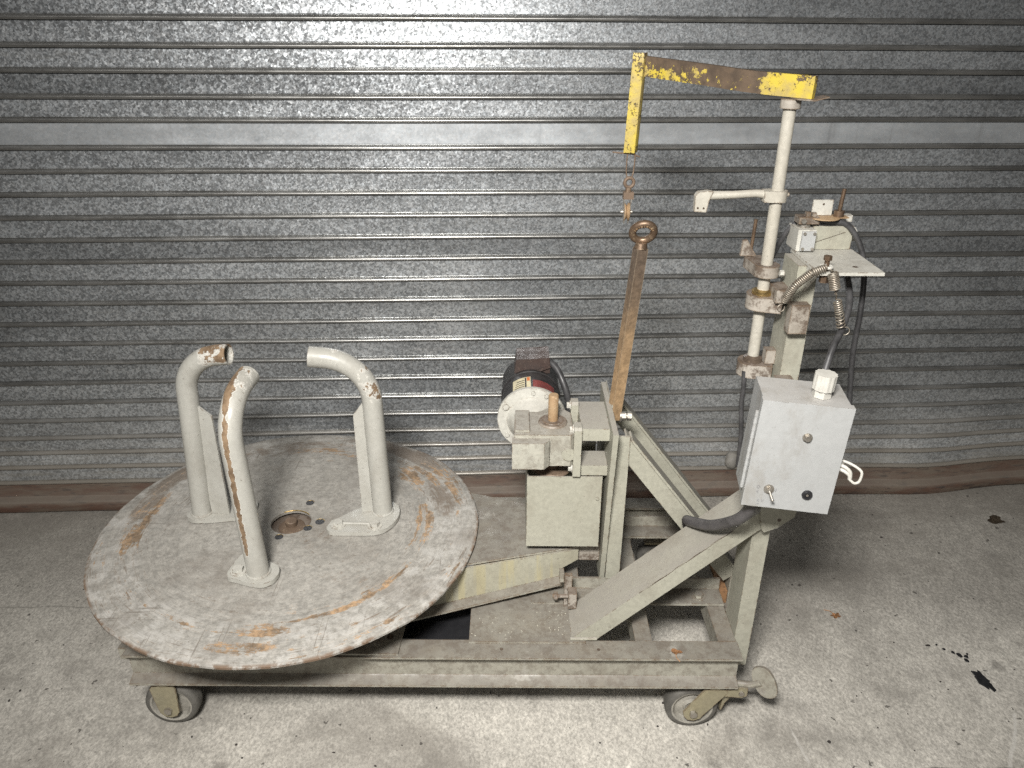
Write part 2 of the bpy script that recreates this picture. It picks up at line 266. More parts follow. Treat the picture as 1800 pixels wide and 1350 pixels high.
def concrete():
    t = NT('rough_concrete'); c = t.coord()
    base = t.mix(t.ramp(t.noise(1.6, 5, 0.6), 0.3, 0.7), (0.565, 0.538, 0.48), (0.385, 0.364, 0.322))
    base = t.mix(t.ramp(t.noise(5.5, 6, 0.65), 0.35, 0.68), base, (0.475, 0.45, 0.402))
    y = t.sep(c)[1]; x = t.sep(c)[0]
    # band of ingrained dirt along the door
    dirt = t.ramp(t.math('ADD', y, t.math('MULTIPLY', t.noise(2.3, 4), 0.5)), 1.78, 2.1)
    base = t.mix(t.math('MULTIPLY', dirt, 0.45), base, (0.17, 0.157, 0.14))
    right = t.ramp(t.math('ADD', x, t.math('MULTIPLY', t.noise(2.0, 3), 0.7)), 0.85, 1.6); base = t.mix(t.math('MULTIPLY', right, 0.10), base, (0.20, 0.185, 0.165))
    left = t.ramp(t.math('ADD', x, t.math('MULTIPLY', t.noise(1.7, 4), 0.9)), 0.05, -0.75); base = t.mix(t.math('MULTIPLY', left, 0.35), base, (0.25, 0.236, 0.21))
    # broom-worn grain
    g = t.noise(130, 5, 0.78, t.map(c, (1.1, 0.75, 1), (0, 0, 0), (0, 0, 0.55)), 0.4); g2 = t.noise(34, 5, 0.75, t.map(c, (1, 0.55, 1), (4, 0, 0), (0, 0, 0.9)), 0.8)
    base = t.mul(base, t.ramp(g, 0.30, 0.70, 0.62, 1.30)); base = t.mul(base, t.ramp(g2, 0.3, 0.7, 0.86, 1.12))
    base = t.mix(t.ramp(t.noise(1.3, 6, 0.7, t.map(c, (1, 1, 1), (1.3, 8.1, 0), (0, 0, 0.4)), 0.6), 0.46, 0.64, 0, 0.62), base, (0.20, 0.183, 0.160))
    # pits, oil spots, grey marks
    v = t.voro(26, t.n('ShaderNodeVectorMath', {0: c, 1: t.n('ShaderNodeVectorMath', {0: t.n('ShaderNodeTexNoise', {'Vector': c, 'Scale': 60.0}).outputs[1], 1: (0.03, 0.03, 0)}, operation='MULTIPLY').outputs[0]}, operation='ADD').outputs[0])
    pit = t.math('MULTIPLY', t.ramp(v.outputs['Distance'], 0.13, 0.07), t.ramp(t.sep(v.outputs['Color'])[0], 0.62, 0.66)); base = t.mix(t.math('MULTIPLY', pit, 0.8), base, (0.05, 0.045, 0.04))
    v = t.voro(6.5); sp = t.math('MULTIPLY', t.ramp(t.math('ADD', v.outputs['Distance'], t.math('MULTIPLY', t.noise(60, 4), 0.16)), 0.24, 0.13), t.ramp(t.sep(v.outputs['Color'])[1], 0.55, 0.6)); base = t.mix(t.math('MULTIPLY', sp, 0.5), base, (0.10, 0.09, 0.08))
    base = t.mix(t.ramp(t.noise(3.3, 7, 0.75, t.map(c, (1, 1, 1), (7, 3, 0))), 0.48, 0.68, 0, 0.62), base, (0.19, 0.177, 0.157))
    base = t.mix(t.ramp(t.noise(320, 2), 0.70, 0.76, 0, 0.6), base, (0.55, 0.53, 0.49))
    # long scratches and a filled joint
    wob = t.math('MULTIPLY', t.math('SUBTRACT', t.noise(9, 4), 0.5), 0.03)
    def line(px, py, dx, dy, halfw, l0, l1, colr, f):
        nonlocal base
        L = math.hypot(dx, dy); ux, uy = dx / L, dy / L
        rx = t.math('SUBTRACT', x, px); ry = t.math('SUBTRACT', y, py)
        along = t.math('ADD', t.math('MULTIPLY', rx, ux), t.math('MULTIPLY', ry, uy)); across = t.math('ADD', t.math('SUBTRACT', t.math('MULTIPLY', rx, -uy), t.math('MULTIPLY', ry, -ux)), wob)
        m = t.math('MULTIPLY', t.ramp(t.math('ABSOLUTE', across), halfw, halfw * 0.3), t.math('MULTIPLY', t.ramp(along, l0, l0 + 0.02), t.ramp(along, l1, l1 - 0.02)))
        m = t.math('MULTIPLY', m, t.ramp(t.noise(25, 4), 0.35, 0.5, 0.3, 1)); base = t.mix(t.math('MULTIPLY', m, f), base, colr)
    line(1.182, 1.271, 0.055, 0.08, 0.006, -0.3, 0.12, (0.52, 0.50, 0.46), 0.7)
    line(0.674, 1.299, 0.012, -0.084, 0.004, -0.03, 0.09, (0.52, 0.50, 0.46), 0.7)
    line(1.06, 1.205, 1, 0.02, 0.008, -0.2, 0.1, (0.06, 0.055, 0.05), 0.7)
    line(-1.2, 1.72, 1, 0.02, 0.004, -1, 0.42, (0.14, 0.13, 0.115), 0.5)
    h = t.math('ADD', t.math('MULTIPLY', g, 0.8), t.math('ADD', g2, t.math('MULTIPLY', pit, -1.2)))
    return t.out(base, 0.82, 0.0, t.bump(h, 0.5, 0.004), 0.25)
M['concrete'] = concrete()

# ------------------------------------------------------------------ mesh helpers
def tag(o, label=None, cat=None, group=None, kind=None):
    for k, v in (('label', label), ('category', cat), ('group', group), ('kind', kind)):
        if v: o[k] = v
    return o
def empty(name, loc):
    o = bpy.data.objects.new(name, None); col.objects.link(o); o.location = loc; o.empty_display_size = 0.1; return o
def obj(name, bm, mat, parent=None, bevel=0.0, smooth=35, wear=None, seg=2):
    if bevel:
        ed = [e for e in bm.edges if len(e.link_faces) == 2 and e.calc_face_angle(0) > R(30)]
        bmesh.ops.bevel(bm, geom=ed, offset=bevel, segments=seg, profile=0.6, affect='EDGES', clamp_overlap=True)
    bmesh.ops.recalc_face_normals(bm, faces=bm.faces)
    me = bpy.data.meshes.new(name); bm.to_mesh(me); bm.free()
    if smooth:
        me.polygons.foreach_set('use_smooth', [True] * len(me.polygons)); me.set_sharp_from_angle(angle=R(smooth))
    if wear:
        a = me.attributes.new('wear', 'FLOAT', 'POINT')
        for i, v in enumerate(me.vertices): a.data[i].value = wear(v.co)
    me.materials.append(M[mat] if isinstance(mat, str) else mat)
    o = bpy.data.objects.new(name, me); col.objects.link(o)
    if parent is not None:
        o.parent = parent
        if parent.type == 'EMPTY': o.matrix_parent_inverse = Matrix.Translation(-parent.location)
    return o
def quadbox(bm, x0, x1, y0, y1, z0, z1, xf=None):
    vs = [Vector((x, y, z)) for x in (x0, x1) for y in (y0, y1) for z in (z0, z1)]
    if xf: vs = [xf @ v for v in vs]
    v = [bm.verts.new(c) for c in vs]
    for f in ((0, 1, 3, 2), (4, 6, 7, 5), (0, 4, 5, 1), (2, 3, 7, 6), (0, 2, 6, 4), (1, 5, 7, 3)): bm.faces.new([v[i] for i in f])
    return bm
def box(name, x0, x1, y0, y1, z0, z1, mat, parent, bevel=0.0015, xf=None):
    return obj(name, quadbox(bmesh.new(), x0, x1, y0, y1, z0, z1, xf), mat, parent, bevel)
def basis(d, up=Vector((0, 0, 1))):
    d = d.normalized(); u = up.cross(d)
    if u.length < 1e-4: u = Vector((1, 0, 0)).cross(d)
    u.normalize(); return u, d.cross(u).normalized()
def sweep(bm, prof, A, B, u, v, cap=True):
    """prof: list of (a,b); ring at A and B"""
    A, B, u, v = Vector(A), Vector(B), Vector(u), Vector(v)
    r0 = [bm.verts.new(A + u * a + v * b) for a, b in prof]; r1 = [bm.verts.new(B + u * a + v * b) for a, b in prof]
    n = len(prof)
    for i in range(n): bm.faces.new((r0[i], r0[(i + 1) % n], r1[(i + 1) % n], r1[i]))
    if cap: bm.faces.new(r0[::-1]); bm.faces.new(r1)
    return bm
def prism(name, pts, axis, a0, a1, mat, parent, bevel=0.0012, wear=None):
    """polygon pts in the two other axes (XZ for 'Y', XY for 'Z', YZ for 'X')"""
    bm = bmesh.new()
    if axis == 'Y': A, B, u, v = (0, a0, 0), (0, a1, 0), (1, 0, 0), (0, 0, 1)
    elif axis == 'Z': A, B, u, v = (0, 0, a0), (0, 0, a1), (1, 0, 0), (0, 1, 0)
    else: A, B, u, v = (a0, 0, 0), (a1, 0, 0), (0, 1, 0), (0, 0, 1)
    return obj(name, sweep(bm, pts, A, B, u, v), mat, parent, bevel, wear=wear)
def lprof(w, h, t): return [(0, 0), (w, 0), (w, t), (t, t), (t, h), (0, h)]
def cyl(bm, A, B, r0, r1=None, seg=20, cap=True):
    A, B = Vector(A), Vector(B); r1 = r0 if r1 is None else r1; u, v = basis(B - A)
    q = [(math.cos(2 * math.pi * i / seg), math.sin(2 * math.pi * i / seg)) for i in range(seg)]
    a = [bm.verts.new(A + (u * c + v * s) * r0) for c, s in q]; b = [bm.verts.new(B + (u * c + v * s) * r1) for c, s in q]
    for i in range(seg): bm.faces.new((a[i], a[(i + 1) % seg], b[(i + 1) % seg], b[i]))
    if cap: bm.faces.new(a[::-1]); bm.faces.new(b)
    return bm
def cylo(name, A, B, r, mat, parent, r1=None, seg=20, bevel=0.0008, wear=None): return obj(name, cyl(bmesh.new(), A, B, r, r1, seg), mat, parent, bevel, wear=wear)
def hexbolt(name, P, d, mat, parent, r=0.009, h=0.006, washer=True, shank=0.0, rot=0.3):
    P, d = Vector(P), Vector(d).normalized(); bm = bmesh.new(); z = P
    if washer: cyl(bm, P, P + d * 0.002, r * 1.45, seg=18); z = P + d * 0.002
    u, v = basis(d); c, s = math.cos(rot), math.sin(rot); u, v = u * c + v * s, v * c - u * s
    prof = [(r * math.cos(math.pi / 3 * i), r * math.sin(math.pi / 3 * i)) for i in range(6)]
    sweep(bm, prof, z, z + d * h, u, v)
    if shank: cyl(bm, z + d * h, z + d * (h + shank), r * 0.55, seg=12)
    return obj(name, bm, mat, parent, 0.0008, seg=1)
def lathe(bm, prof, O, d, seg=40, a0=0, a1=2 * math.pi, u=None):
    """prof: (radius, height along d)"""
    O, d = Vector(O), Vector(d).normalized(); uu, vv = basis(d)
    if u is not None: uu = Vector(u).normalized(); vv = d.cross(uu)
    full = abs(a1 - a0 - 2 * math.pi) < 1e-6; n = seg if full else seg + 1; rings = []
    for i in range(n):
        a = a0 + (a1 - a0) * i / seg; e = uu * math.cos(a) + vv * math.sin(a)
        rings.append([bm.verts.new(O + e * r + d * h) for r, h in prof])
    for i in range(n if full else n - 1):
        p, q = rings[i], rings[(i + 1) % n]
        for k in range(len(prof) - 1): bm.faces.new((p[k], q[k], q[k + 1], p[k + 1]))
    bmesh.ops.remove_doubles(bm, verts=bm.verts, dist=1e-5); return bm
def crom(pts, sub=8):
    P = [Vector(p) for p in pts]; P = [P[0] * 2 - P[1]] + P + [P[-1] * 2 - P[-2]]; out = []
    for i in range(1, len(P) - 2):
        a, b, c, d = P[i - 1:i + 3]
        for k in range(sub):
            s = k / sub; out.append(0.5 * ((2 * b) + (c - a) * s + (2 * a - 5 * b + 4 * c - d) * s * s + (3 * b - a - 3 * c + d) * s ** 3))
    return out + [P[-2]]
def tubebm(bm, path, r, seg=12, wall=0.0, cap=True):
    path = [Vector(p) for p in path]; n = len(path); t0 = (path[1] - path[0]).normalized(); u, v = basis(t0)
    def ring(i, rad):
        return [bm.verts.new(path[i] + (u * math.cos(2 * math.pi * k / seg) + v * math.sin(2 * math.pi * k / seg)) * rad) for k in range(seg)]
    outer, inner = [], []
    for i in range(n):
        t = (path[min(i + 1, n - 1)] - path[max(i - 1, 0)]).normalized(); u = (u - t * u.dot(t)).normalized(); v = t.cross(u)
        rr = r(i / (n - 1)) if callable(r) else r
        outer.append(ring(i, rr))
        if wall: inner.append(ring(i, rr - wall))
    def skin(rs, flip):
        for i in range(n - 1):
            for k in range(seg):
                f = (rs[i][k], rs[i][(k + 1) % seg], rs[i + 1][(k + 1) % seg], rs[i + 1][k]); bm.faces.new(f[::-1] if flip else f)
    skin(outer, False)
    if wall:
        skin(inner, True)
        for e in (0, n - 1):
            for k in range(seg): bm.faces.new((outer[e][k], outer[e][(k + 1) % seg], inner[e][(k + 1) % seg], inner[e][k]))
    elif cap: bm.faces.new(outer[0][::-1]); bm.faces.new(outer[-1])
    return bm
def tube(name, path, r, mat, parent, seg=12, wall=0.0, wear=None, sub=0, smooth=50):
    return obj(name, tubebm(bmesh.new(), crom(path, sub) if sub else path, r, seg, wall), mat, parent, smooth=smooth, wear=wear)
def helix(A, B, r, turns, per=14):
    A, B = Vector(A), Vector(B); u, v = basis(B - A); n = int(turns * per)
    return [A.lerp(B, i / n) + (u * math.cos(2 * math.pi * i / per) + v * math.sin(2 * math.pi * i / per)) * r for i in range(n + 1)]
def circle_path(c, u, v, r, n=24, a0=0, a1=2 * math.pi):
    c, u, v = Vector(c), Vector(u).normalized(), Vector(v).normalized()
    return [c + u * (r * math.cos(a0 + (a1 - a0) * i / n)) + v * (r * math.sin(a0 + (a1 - a0) * i / n)) for i in range(n + 1)]

# ------------------------------------------------------------------ floor
bm = bmesh.new()
vs = [bm.verts.new(p) for p in ((-6, -3, 0), (6, -3, 0), (6, 6, 0), (-6, 6, 0))]; bm.faces.new(vs)
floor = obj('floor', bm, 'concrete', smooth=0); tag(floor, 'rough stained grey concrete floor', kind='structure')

# ------------------------------------------------------------------ roller shutter
HD = R(2.95); DX, DY = math.cos(HD), math.sin(HD); D0 = Vector((-0.018, 2.2785, 0))
def smooth01(t): t = max(0, min(1, t)); return t * t * (3 - 2 * t)
def bow(s, z):
    b = 0.034 * smooth01((s - 1.35) / 0.55) * max(0, 1 - z / 0.75) ** 1.3
    b -= 0.010 * math.exp(-((s - 1.52) / 0.16) ** 2) * max(0, 1 - z / 0.42)
    b += 0.0022 * math.sin(s * 3.1 + z * 7) * max(0, 1 - z / 1.1) + 0.0012 * math.sin(s * 7.7 - z * 5)
    return b
def dz(s, z): return -0.006 * math.exp(-((s - 1.50) / 0.12) ** 2) * max(0, 1 - z / 0.35) + 0.0012 * math.sin(s * 2.3 + z * 9)
def onDoor(s, y, z): y = y + bow(s, z); return Vector((D0.x + DX * s - DY * y, D0.y + DY * s + DX * y, z + dz(s, z)))
shutter = tag(empty('roller_shutter', (D0.x, D0.y, 0)), 'galvanised steel roller shutter with horizontal slats and a rusty bottom bar', 'shutter')
ribs = [1.725, 1.659, 1.593, 1.528, 1.461, 1.398, 1.332, 1.271, 1.197, 1.133, 1.069, 1.003, 0.938, 0.873, 0.808, 0.743, 0.676, 0.611, 0.545, 0.477, 0.409, 0.344, 0.280, 0.224, 0.168, 0.108]
for i in range(len(ribs) - 1):
    zt, zb = ribs[i], ribs[i + 1]                # rib centres above and below this slat
    top, base_ = zt - 0.002, zb
    rr = 0.0056
    prof = [(0.013, top), (0.013, top - 0.0050), (0.0016, top - 0.0062), (0.0016, (top + base_) / 2 + 0.006), (0.0016, base_ + 0.012), (0.0014, base_ + 0.0082), (0.0032, base_ + 0.0066)]
    flat = 5
    for a in range(11):
        th = R(85 - a * 18); prof.append((-0.0026 - rr * 0.95 * math.cos(th), base_ + rr * math.sin(th)))
    prof += [(0.002, base_ - rr * 0.85), (0.008, base_ - rr * 0.5)]
    n = 14 if zb > 0.7 else 64; bm = bmesh.new(); rows = []
    for k in range(n + 1):
        s = -3.0 + 6.2 * k / n; rows.append([bm.verts.new(onDoor(s, y, z)) for y, z in prof])
    for k in range(n):
        for j in range(len(prof) - 1): bm.faces.new((rows[k][j], rows[k + 1][j], rows[k + 1][j + 1], rows[k][j + 1])).material_index = int(j >= flat)
    o = obj('slat', bm, 'galv_smooth' if abs(zb - 1.197) < 1e-3 else 'galv', shutter, smooth=60); o.data.materials.append(M['rib'])
    if abs(zb - 1.197) < 1e-3: tag(o, 'smooth pale replacement slat without spangle')
bm = bmesh.new(); rows = []; n = 70
prof = [(0.006, 0.104), (-0.004, 0.101), (-0.006, 0.096), (-0.006, 0.055), (-0.010, 0.050), (-0.026, 0.046), (-0.031, 0.040), (-0.033, 0.010), (-0.030, 0.006), (0.004, 0.006)]
for k in range(n + 1):
    s = -3.0 + 6.2 * k / n; w = 0.003 * math.sin(s * 11) * math.sin(s * 4.3)
    rows.append([bm.verts.new(onDoor(s, y + 0.004, max(0.001, z + (w if z < 0.02 else 0)))) for y, z in prof])
for k in range(n):
    for j in range(len(prof) - 1): bm.faces.new((rows[k][j], rows[k + 1][j], rows[k + 1][j + 1], rows[k][j + 1]))
tag(obj('closing_bar', bm, 'doorbar', shutter, smooth=50), 'rusty brown steel bottom bar')

# ------------------------------------------------------------------ the machine
cart = tag(empty('welding_turntable_cart', (-0.17, 1.6, 0)), 'grey painted turntable machine with geared motor, mast and control box on a wheeled steel cart', 'machine')
def ibeam(y0, y1, z0, z1, tf, tw):
    m = (y0 + y1) / 2; h = tw / 2
    return [(y0, z0), (y1, z0), (y1, z0 + tf * .7), (m + h + .003, z0 + tf * 1.7), (m + h, z0 + tf * 2.1), (m + h, z1 - tf * 2.1), (m + h + .003, z1 - tf * 1.7), (y1, z1 - tf * .7), (y1, z1), (y0, z1), (y0, z1 - tf * .7), (m - h - .003, z1 - tf * 1.7), (m - h, z1 - tf * 2.1), (m - h, z0 + tf * 2.1), (m - h - .003, z0 + tf * 1.7), (y0, z0 + tf * .7)]
prism('beam', [(y, z) for y, z in ibeam(1.290, 1.346, 0.155, 0.245, 0.007, 0.006)], 'X', -0.87, 0.521, 'paint_deck', cart, 0.0008)
prism('beam', [(y, z) for y, z in ibeam(1.872, 1.926, 0.155, 0.245, 0.007, 0.006)], 'X', -0.87, 0.521, 'paint_deck', cart, 0.0008)
# bars across, flush between the beams
for x0, x1 in ((0.287, 0.326), (0.478, 0.519), (-0.868, -0.83)):
    bm = bmesh.new(); sweep(bm, [(0, 0), (x1 - x0, 0), (x1 - x0, -0.004), (0.004, -0.004), (0.004, -0.05), (0, -0.05)], (x0, 1.3468, 0.2445), (x0, 1.8715, 0.2445), (1, 0, 0), (0, 0, 1)); obj('cross_bar', bm, 'paint_deck', cart, 0.0008)
box('cross_bar', -0.893, -0.8705, 1.32, 1.88, 0.205, 0.238, 'paint_deck', cart)
# two rails along, front one with bolt
def rail(y0, y1, z):
    bm = bmesh.new(); sweep(bm, [(y0, z), (y1, z), (y1, z + 0.038), (y1 - 0.005, z + 0.038), (y1 - 0.005, z + 0.006), (y0, z + 0.006)], (0.05, 0, 0), (0.519, 0, 0), (0, 1, 0), (0, 0, 1)); return obj('rail', bm, 'paint_deck', cart, 0.001)
r1 = rail(1.462, 1.522, 0.2465); hexbolt('bolt', (0.462, 1.488, 0.2525), (0, 0, 1), 'paint_deck', r1, 0.0115, 0.008)
hexbolt('bolt', (0.26, 1.488, 0.2525), (0, 0, 1), 'paint_deck', r1, 0.0115, 0.008)
rail(1.728, 1.782, 0.2465)
# deck plates
prism('deck_plate', [(-0.095, 1.3345), (0.172, 1.3345), (0.172, 1.60), (0.115, 1.64), (-0.095, 1.64)], 'Z', 0.2455, 0.2505, 'paint_deck', cart, 0.0008)
dp = prism('deck_plate', [(-0.52, 1.2945), (-0.252, 1.2945), (-0.244, 1.43), (-0.244, 1.80), (-0.52, 1.80)], 'Z', 0.2462, 0.2515, 'paint_deck', cart, 0.0008)
cylo('bolt_hole', (-0.276, 1.347, 0.2508), (-0.276, 1.347, 0.2521), 0.008, 'grease', dp, seg=16, bevel=0)
for hx in (0.20, -0.02): cylo('bolt_hole', (hx, 1.318, 0.2446), (hx, 1.318, 0.2454), 0.004, 'grease', cart, seg=12, bevel=0)
# hanging drain pipe under the deck: turntable bearing below
bm = bmesh.new(); lathe(bm, [(0.0, -0.07), (0.095, -0.07), (0.095, 0.0), (0.07, 0.012), (0.07, 0.05), (0.045, 0.055), (0.0, 0.055)], (-0.55, 1.59, 0.325), (0, 0, 1), 32); obj('bearing_housing', bm, 'paint_dirty', cart, smooth=35)
box('bearing_pedestal', -0.66, -0.44, 1.50, 1.68, 0.2525, 0.258, 'paint_dirty', cart)

# casters
def caster(x, y, ang, brake, label=None):
    """y = fork plate face nearest the camera side (s=+1 faces -Y)"""
    s = 1 if y < 1.6 else -1; yw = y + s * 0.013
    bm = bmesh.new()
    quadbox(bm, x - 0.05, x + 0.05, min(y, y + s * .085), max(y, y + s * .085), 0.147, 0.1545)
    cyl(bm, (x + ang, y + s * .034, 0.137), (x + ang, y + s * .034, 0.147), 0.036, seg=24)
    tx = x + ang
    for yy in (y, y + s * 0.062):
        pl = [(x - 0.021, 0.052), (x - 0.012, 0.041), (x + 0.003, 0.038), (x + 0.017, 0.044), (x + 0.024, 0.056), (tx + 0.029, 0.128), (tx + 0.024, 0.1375), (tx - 0.024, 0.1375), (tx - 0.031, 0.128), (x - 0.024, 0.066)]
        sweep(bm, pl, (0, yy, 0), (0, yy + s * 0.004, 0), (1, 0, 0), (0, 0, 1))
    f = obj('caster_fork', bm, 'paint_olive', cart, 0.0012)
    if label: tag(f, label)
    wc = (x, yw, 0.0628); d = (0, s, 0)
    bm = bmesh.new(); lathe(bm, [(0.049, 0.0), (0.056, 0.0005), (0.061, 0.004), (0.0628, 0.012), (0.0628, 0.030), (0.061, 0.037), (0.056, 0.041), (0.049, 0.0415)], wc, d, 48); obj('tyre', bm, 'rubber', f, smooth=60)
    bm = bmesh.new(); lathe(bm, [(0.0, 0.010), (0.018, 0.002), (0.021, 0.010), (0.040, 0.014), (0.045, 0.001), (0.0495, 0.0), (0.0495, 0.041), (0.045, 0.040), (0.040, 0.028), (0.02, 0.03), (0.0, 0.038)], wc, d, 48); obj('wheel_hub', bm, 'hub', f, smooth=30)
    bm = bmesh.new(); cyl(bm, (x, y - s * .002, 0.0628), (x, y + s * .070, 0.0628), 0.005, seg=12); o = obj('axle', bm, 'zinc', f)
    hexbolt('axle_nut', (x, y - s * 0.0005, 0.0628), (0, -s, 0), 'zinc', f, 0.0095, 0.007, False)
    if brake:
        bm = bmesh.new()
        sweep(bm, [(tx + 0.005, 0.118), (tx + 0.062, 0.112), (tx + 0.074, 0.118), (tx + 0.074, 0.140), (tx + 0.058, 0.143), (tx + 0.03, 0.135), (tx, 0.137)], (0, y + s * .001, 0), (0, y + s * .005, 0), (1, 0, 0), (0, 0, 1))
        sweep(bm, [(tx + 0.018, 0.116), (tx + 0.043, 0.116), (tx + 0.046, 0.10), (tx + 0.032, 0.078), (tx + 0.026, 0.055), (tx + 0.022, 0.055), (tx + 0.024, 0.08), (tx + 0.026, 0.10)], (0, y + s * .018, 0), (0, y + s * .05, 0), (1, 0, 0), (0, 0, 1))
        obj('brake_arm', bm, 'paint_olive', f, 0.001)
        hexbolt('brake_pivot', (tx + 0.060, y + s * .001, 0.127), (0, -1, 0), 'zinc', f, 0.007, 0.004, False)
        cyl_ = bmesh.new(); tubebm(cyl_, crom([(tx + 0.055, y + .03, 0.128), (tx + 0.085, y + .02, 0.135), (tx + 0.105, y + .012, 0.150)], 4), 0.008, 10)
        # oval treadle plate, tilted
        ux, uz = Vector((0.35, -0.25, -0.9)).normalized(), Vector((0.75, -0.45, 0.42)).normalized(); nn = ux.cross(uz); c = Vector((tx + 0.112, y + 0.008, 0.155))
        ring = [(math.cos(2 * math.pi * k / 24) * 0.047 * (1 - 0.10 * math.cos(4 * math.pi * k / 24)), math.sin(2 * math.pi * k / 24) * 0.027) for k in range(24)]
        sweep(cyl_, ring, c - nn * 0.003, c + nn * 0.003, ux, uz); obj('brake_pedal', cyl_, 'paint_deck', f, 0.001)
caster(0.431, 1.303, 0.045, True, 'braked swivel caster with pedal'); caster(-0.803, 1.303, -0.002, False); caster(0.44, 1.915, 0.04, False); caster(-0.80, 1.915, 0.0, False)

# swing arm: tapered housing under the disc
FA, FB = Vector((-0.262, 1.411, 0)), Vector((0.165, 1.528, 0)); RA, RB = Vector((-0.30, 1.83, 0)), Vector((0.165, 1.665, 0))
prism('arm_plate', [(FA.x - .02, FA.y + .004), (FB.x, FB.y + .004), (RB.x, RB.y), (RA.x, RA.y)], 'Z', 0.3645, 0.3695, 'paint_deck', cart, 0.0008)
def armside(A, B, out, nm, mt):
    d = (B - A).normalized(); n = Vector((d.y, -d.x, 0)) * out
    bm = bmesh.new(); prof_l = []
    L = (B - A).length
    P = [(0, 0.262), (0, 0.3635), (L, 0.3635), (L, 0.333), (L - 0.045, 0.312), (L - 0.045, 0.292)]
    sweep(bm, [(p, z) for p, z in P], A, A - n * 0.005, d, (0, 0, 1)); o = obj(nm, bm, mt, cart, 0.0008)
    bm = bmesh.new(); q = [A + d * 0.0 + Vector((0, 0, .262)), A + d * (L - .047) + Vector((0, 0, .2925))]
    sweep(bm, [(0.0005, 0), (0.026, -0.004), (0.026, -0.009), (0.0005, -0.006)], q[0], q[1], n, (0, 0, 1)); obj('flange', bm, 'paint_deck', o, 0.0006)
    hexbolt('flange_bolt', q[0].lerp(q[1], .45) + n * 0.012 + Vector((0, 0, -.003)), (0, 0, 1), 'paint_deck', o, 0.006, 0.004, False)
armside(FA, FB, 1, 'arm_web', 'paint_streak'); armside(RA, RB, -1, 'arm_web', 'paint_streak')
box('arm_end_block', 0.150, 0.2185, 1.545, 1.66, 0.318, 0.363, 'paint_dirty', cart)
# levelling screw and lug
lug = box('levelling_lug', 0.128, 0.146, 1.452, 1.462, 0.2512, 0.345, 'paint_dirty', cart)
bm = bmesh.new(); cyl(bm, (0.10, 1.448, 0.287), (0.158, 1.448, 0.287), 0.005, seg=10); sweep(bm, [(0.010 * math.cos(math.pi / 3 * i), 0.010 * math.sin(math.pi / 3 * i)) for i in range(6)], (0.103, 1.448, 0.287), (0.112, 1.448, 0.287), (0, 1, 0), (0, 0, 1))
obj('levelling_screw', bm, 'paint_dirty', cart, 0.0006)
box('levelling_nut', 0.136, 0.156, 1.425, 1.451, 0.268, 0.312, 'paint_dirty', cart)
box('levelling_nut', 0.116, 0.127, 1.46, 1.478, 0.318, 0.346, 'paint_deck', cart)

box('light_block_sheet', -0.50, -0.10, 1.42, 1.86, 0.170, 0.176, 'plastic_black', cart)  # added black sheet under the deck; blocks light so the gap reads dark
# turntable disc
dc = Vector((-0.55, 1.59, 0)); bm = bmesh.new()
lathe(bm, [(0.049, 0.0092), (0.0505, 0.0105), (0.12, 0.0105), (0.30, 0.0075), (0.37, 0.004), (0.43, 0.0005), (0.462, -0.0015), (0.4665, -0.004), (0.4665, -0.009), (0.462, -0.010), (0.30, -0.001), (0.049, 0.002), (0.049, 0.0092)], (dc.x, dc.y, 0.385), (0, 0, 1), 160)
for v in bm.verts:                      # rim dented a little
    r = math.hypot(v.co.x - dc.x, v.co.y - dc.y); a = math.atan2(v.co.y - dc.y, v.co.x - dc.x)
    v.co.z += 0.0022 * math.sin(3 * a + .6) * (r / .466) ** 3 + 0.0010 * math.sin(11 * a) * (r / .466) ** 6
    if r > 0.45: k = 1 + 0.0022 * math.sin(23 * a) * math.sin(7 * a + 1) ; v.co.x = dc.x + (v.co.x - dc.x) * k; v.co.y = dc.y + (v.co.y - dc.y) * k
disc = obj('turntable_disc', bm, 'disc', cart, smooth=40); tag(disc, 'round steel disc with scraped grey paint and rust')
bm = bmesh.new(); lathe(bm, [(0.0, 0.014), (0.013, 0.014), (0.0145, 0.012), (0.0145, 0.0), (0.022, -0.001), (0.032, -0.004), (0.034, -0.008), (0.034, -0.016), (0.036, -0.018)], (dc.x, dc.y, 0.386), (0, 0, 1), 28); tag(obj('centre_shaft', bm, 'rust', disc, smooth=35), 'rusty shaft end in the centre hole')
bm = bmesh.new(); lathe(bm, [(0.0, 0.0), (0.075, 0.0), (0.075, 0.004)], (dc.x, dc.y, 0.3705), (0, 0, 1), 32); obj('hub_well', bm, 'grease', disc)
bm = bmesh.new(); tubebm(bm, circle_path((dc.x, dc.y, 0.3942), (1, 0, 0), (0, 1, 0), 0.0495, 30, R(40), R(125)), 0.0016, 6); obj('hole_rim', bm, 'brass', disc)
for hx, hy, hr in ((-0.522, 1.672, 0.0105), (-0.478, 1.590, 0.0115), (-0.502, 1.563, 0.0105), (-0.563, 1.527, 0.010)):
    cylo('disc_hole', (hx, hy, 0.3953), (hx, hy, 0.3962), hr, 'plastic_black', disc, seg=20, bevel=0)
    bm = bmesh.new(); tubebm(bm, circle_path((hx, hy, 0.3958), (1, 0, 0), (0, 1, 0), hr, 16, 0.4, 2.6), 0.0011, 6); obj('hole_rim', bm, 'brass', disc)
for hx, hy, hr in ((-0.485, 1.648, 0.0085), (-0.513, 1.538, 0.007), (-0.497, 1.548, 0.004), (-0.592, 1.652, 0.006), (-0.467, 1.675, 0.003), (-0.455, 1.70, 0.003), (-0.475, 1.665, 0.010)):
    cylo('plug', (hx, hy, 0.395), (hx, hy, 0.3966), hr, 'disc', disc, seg=18, bevel=0.0004)

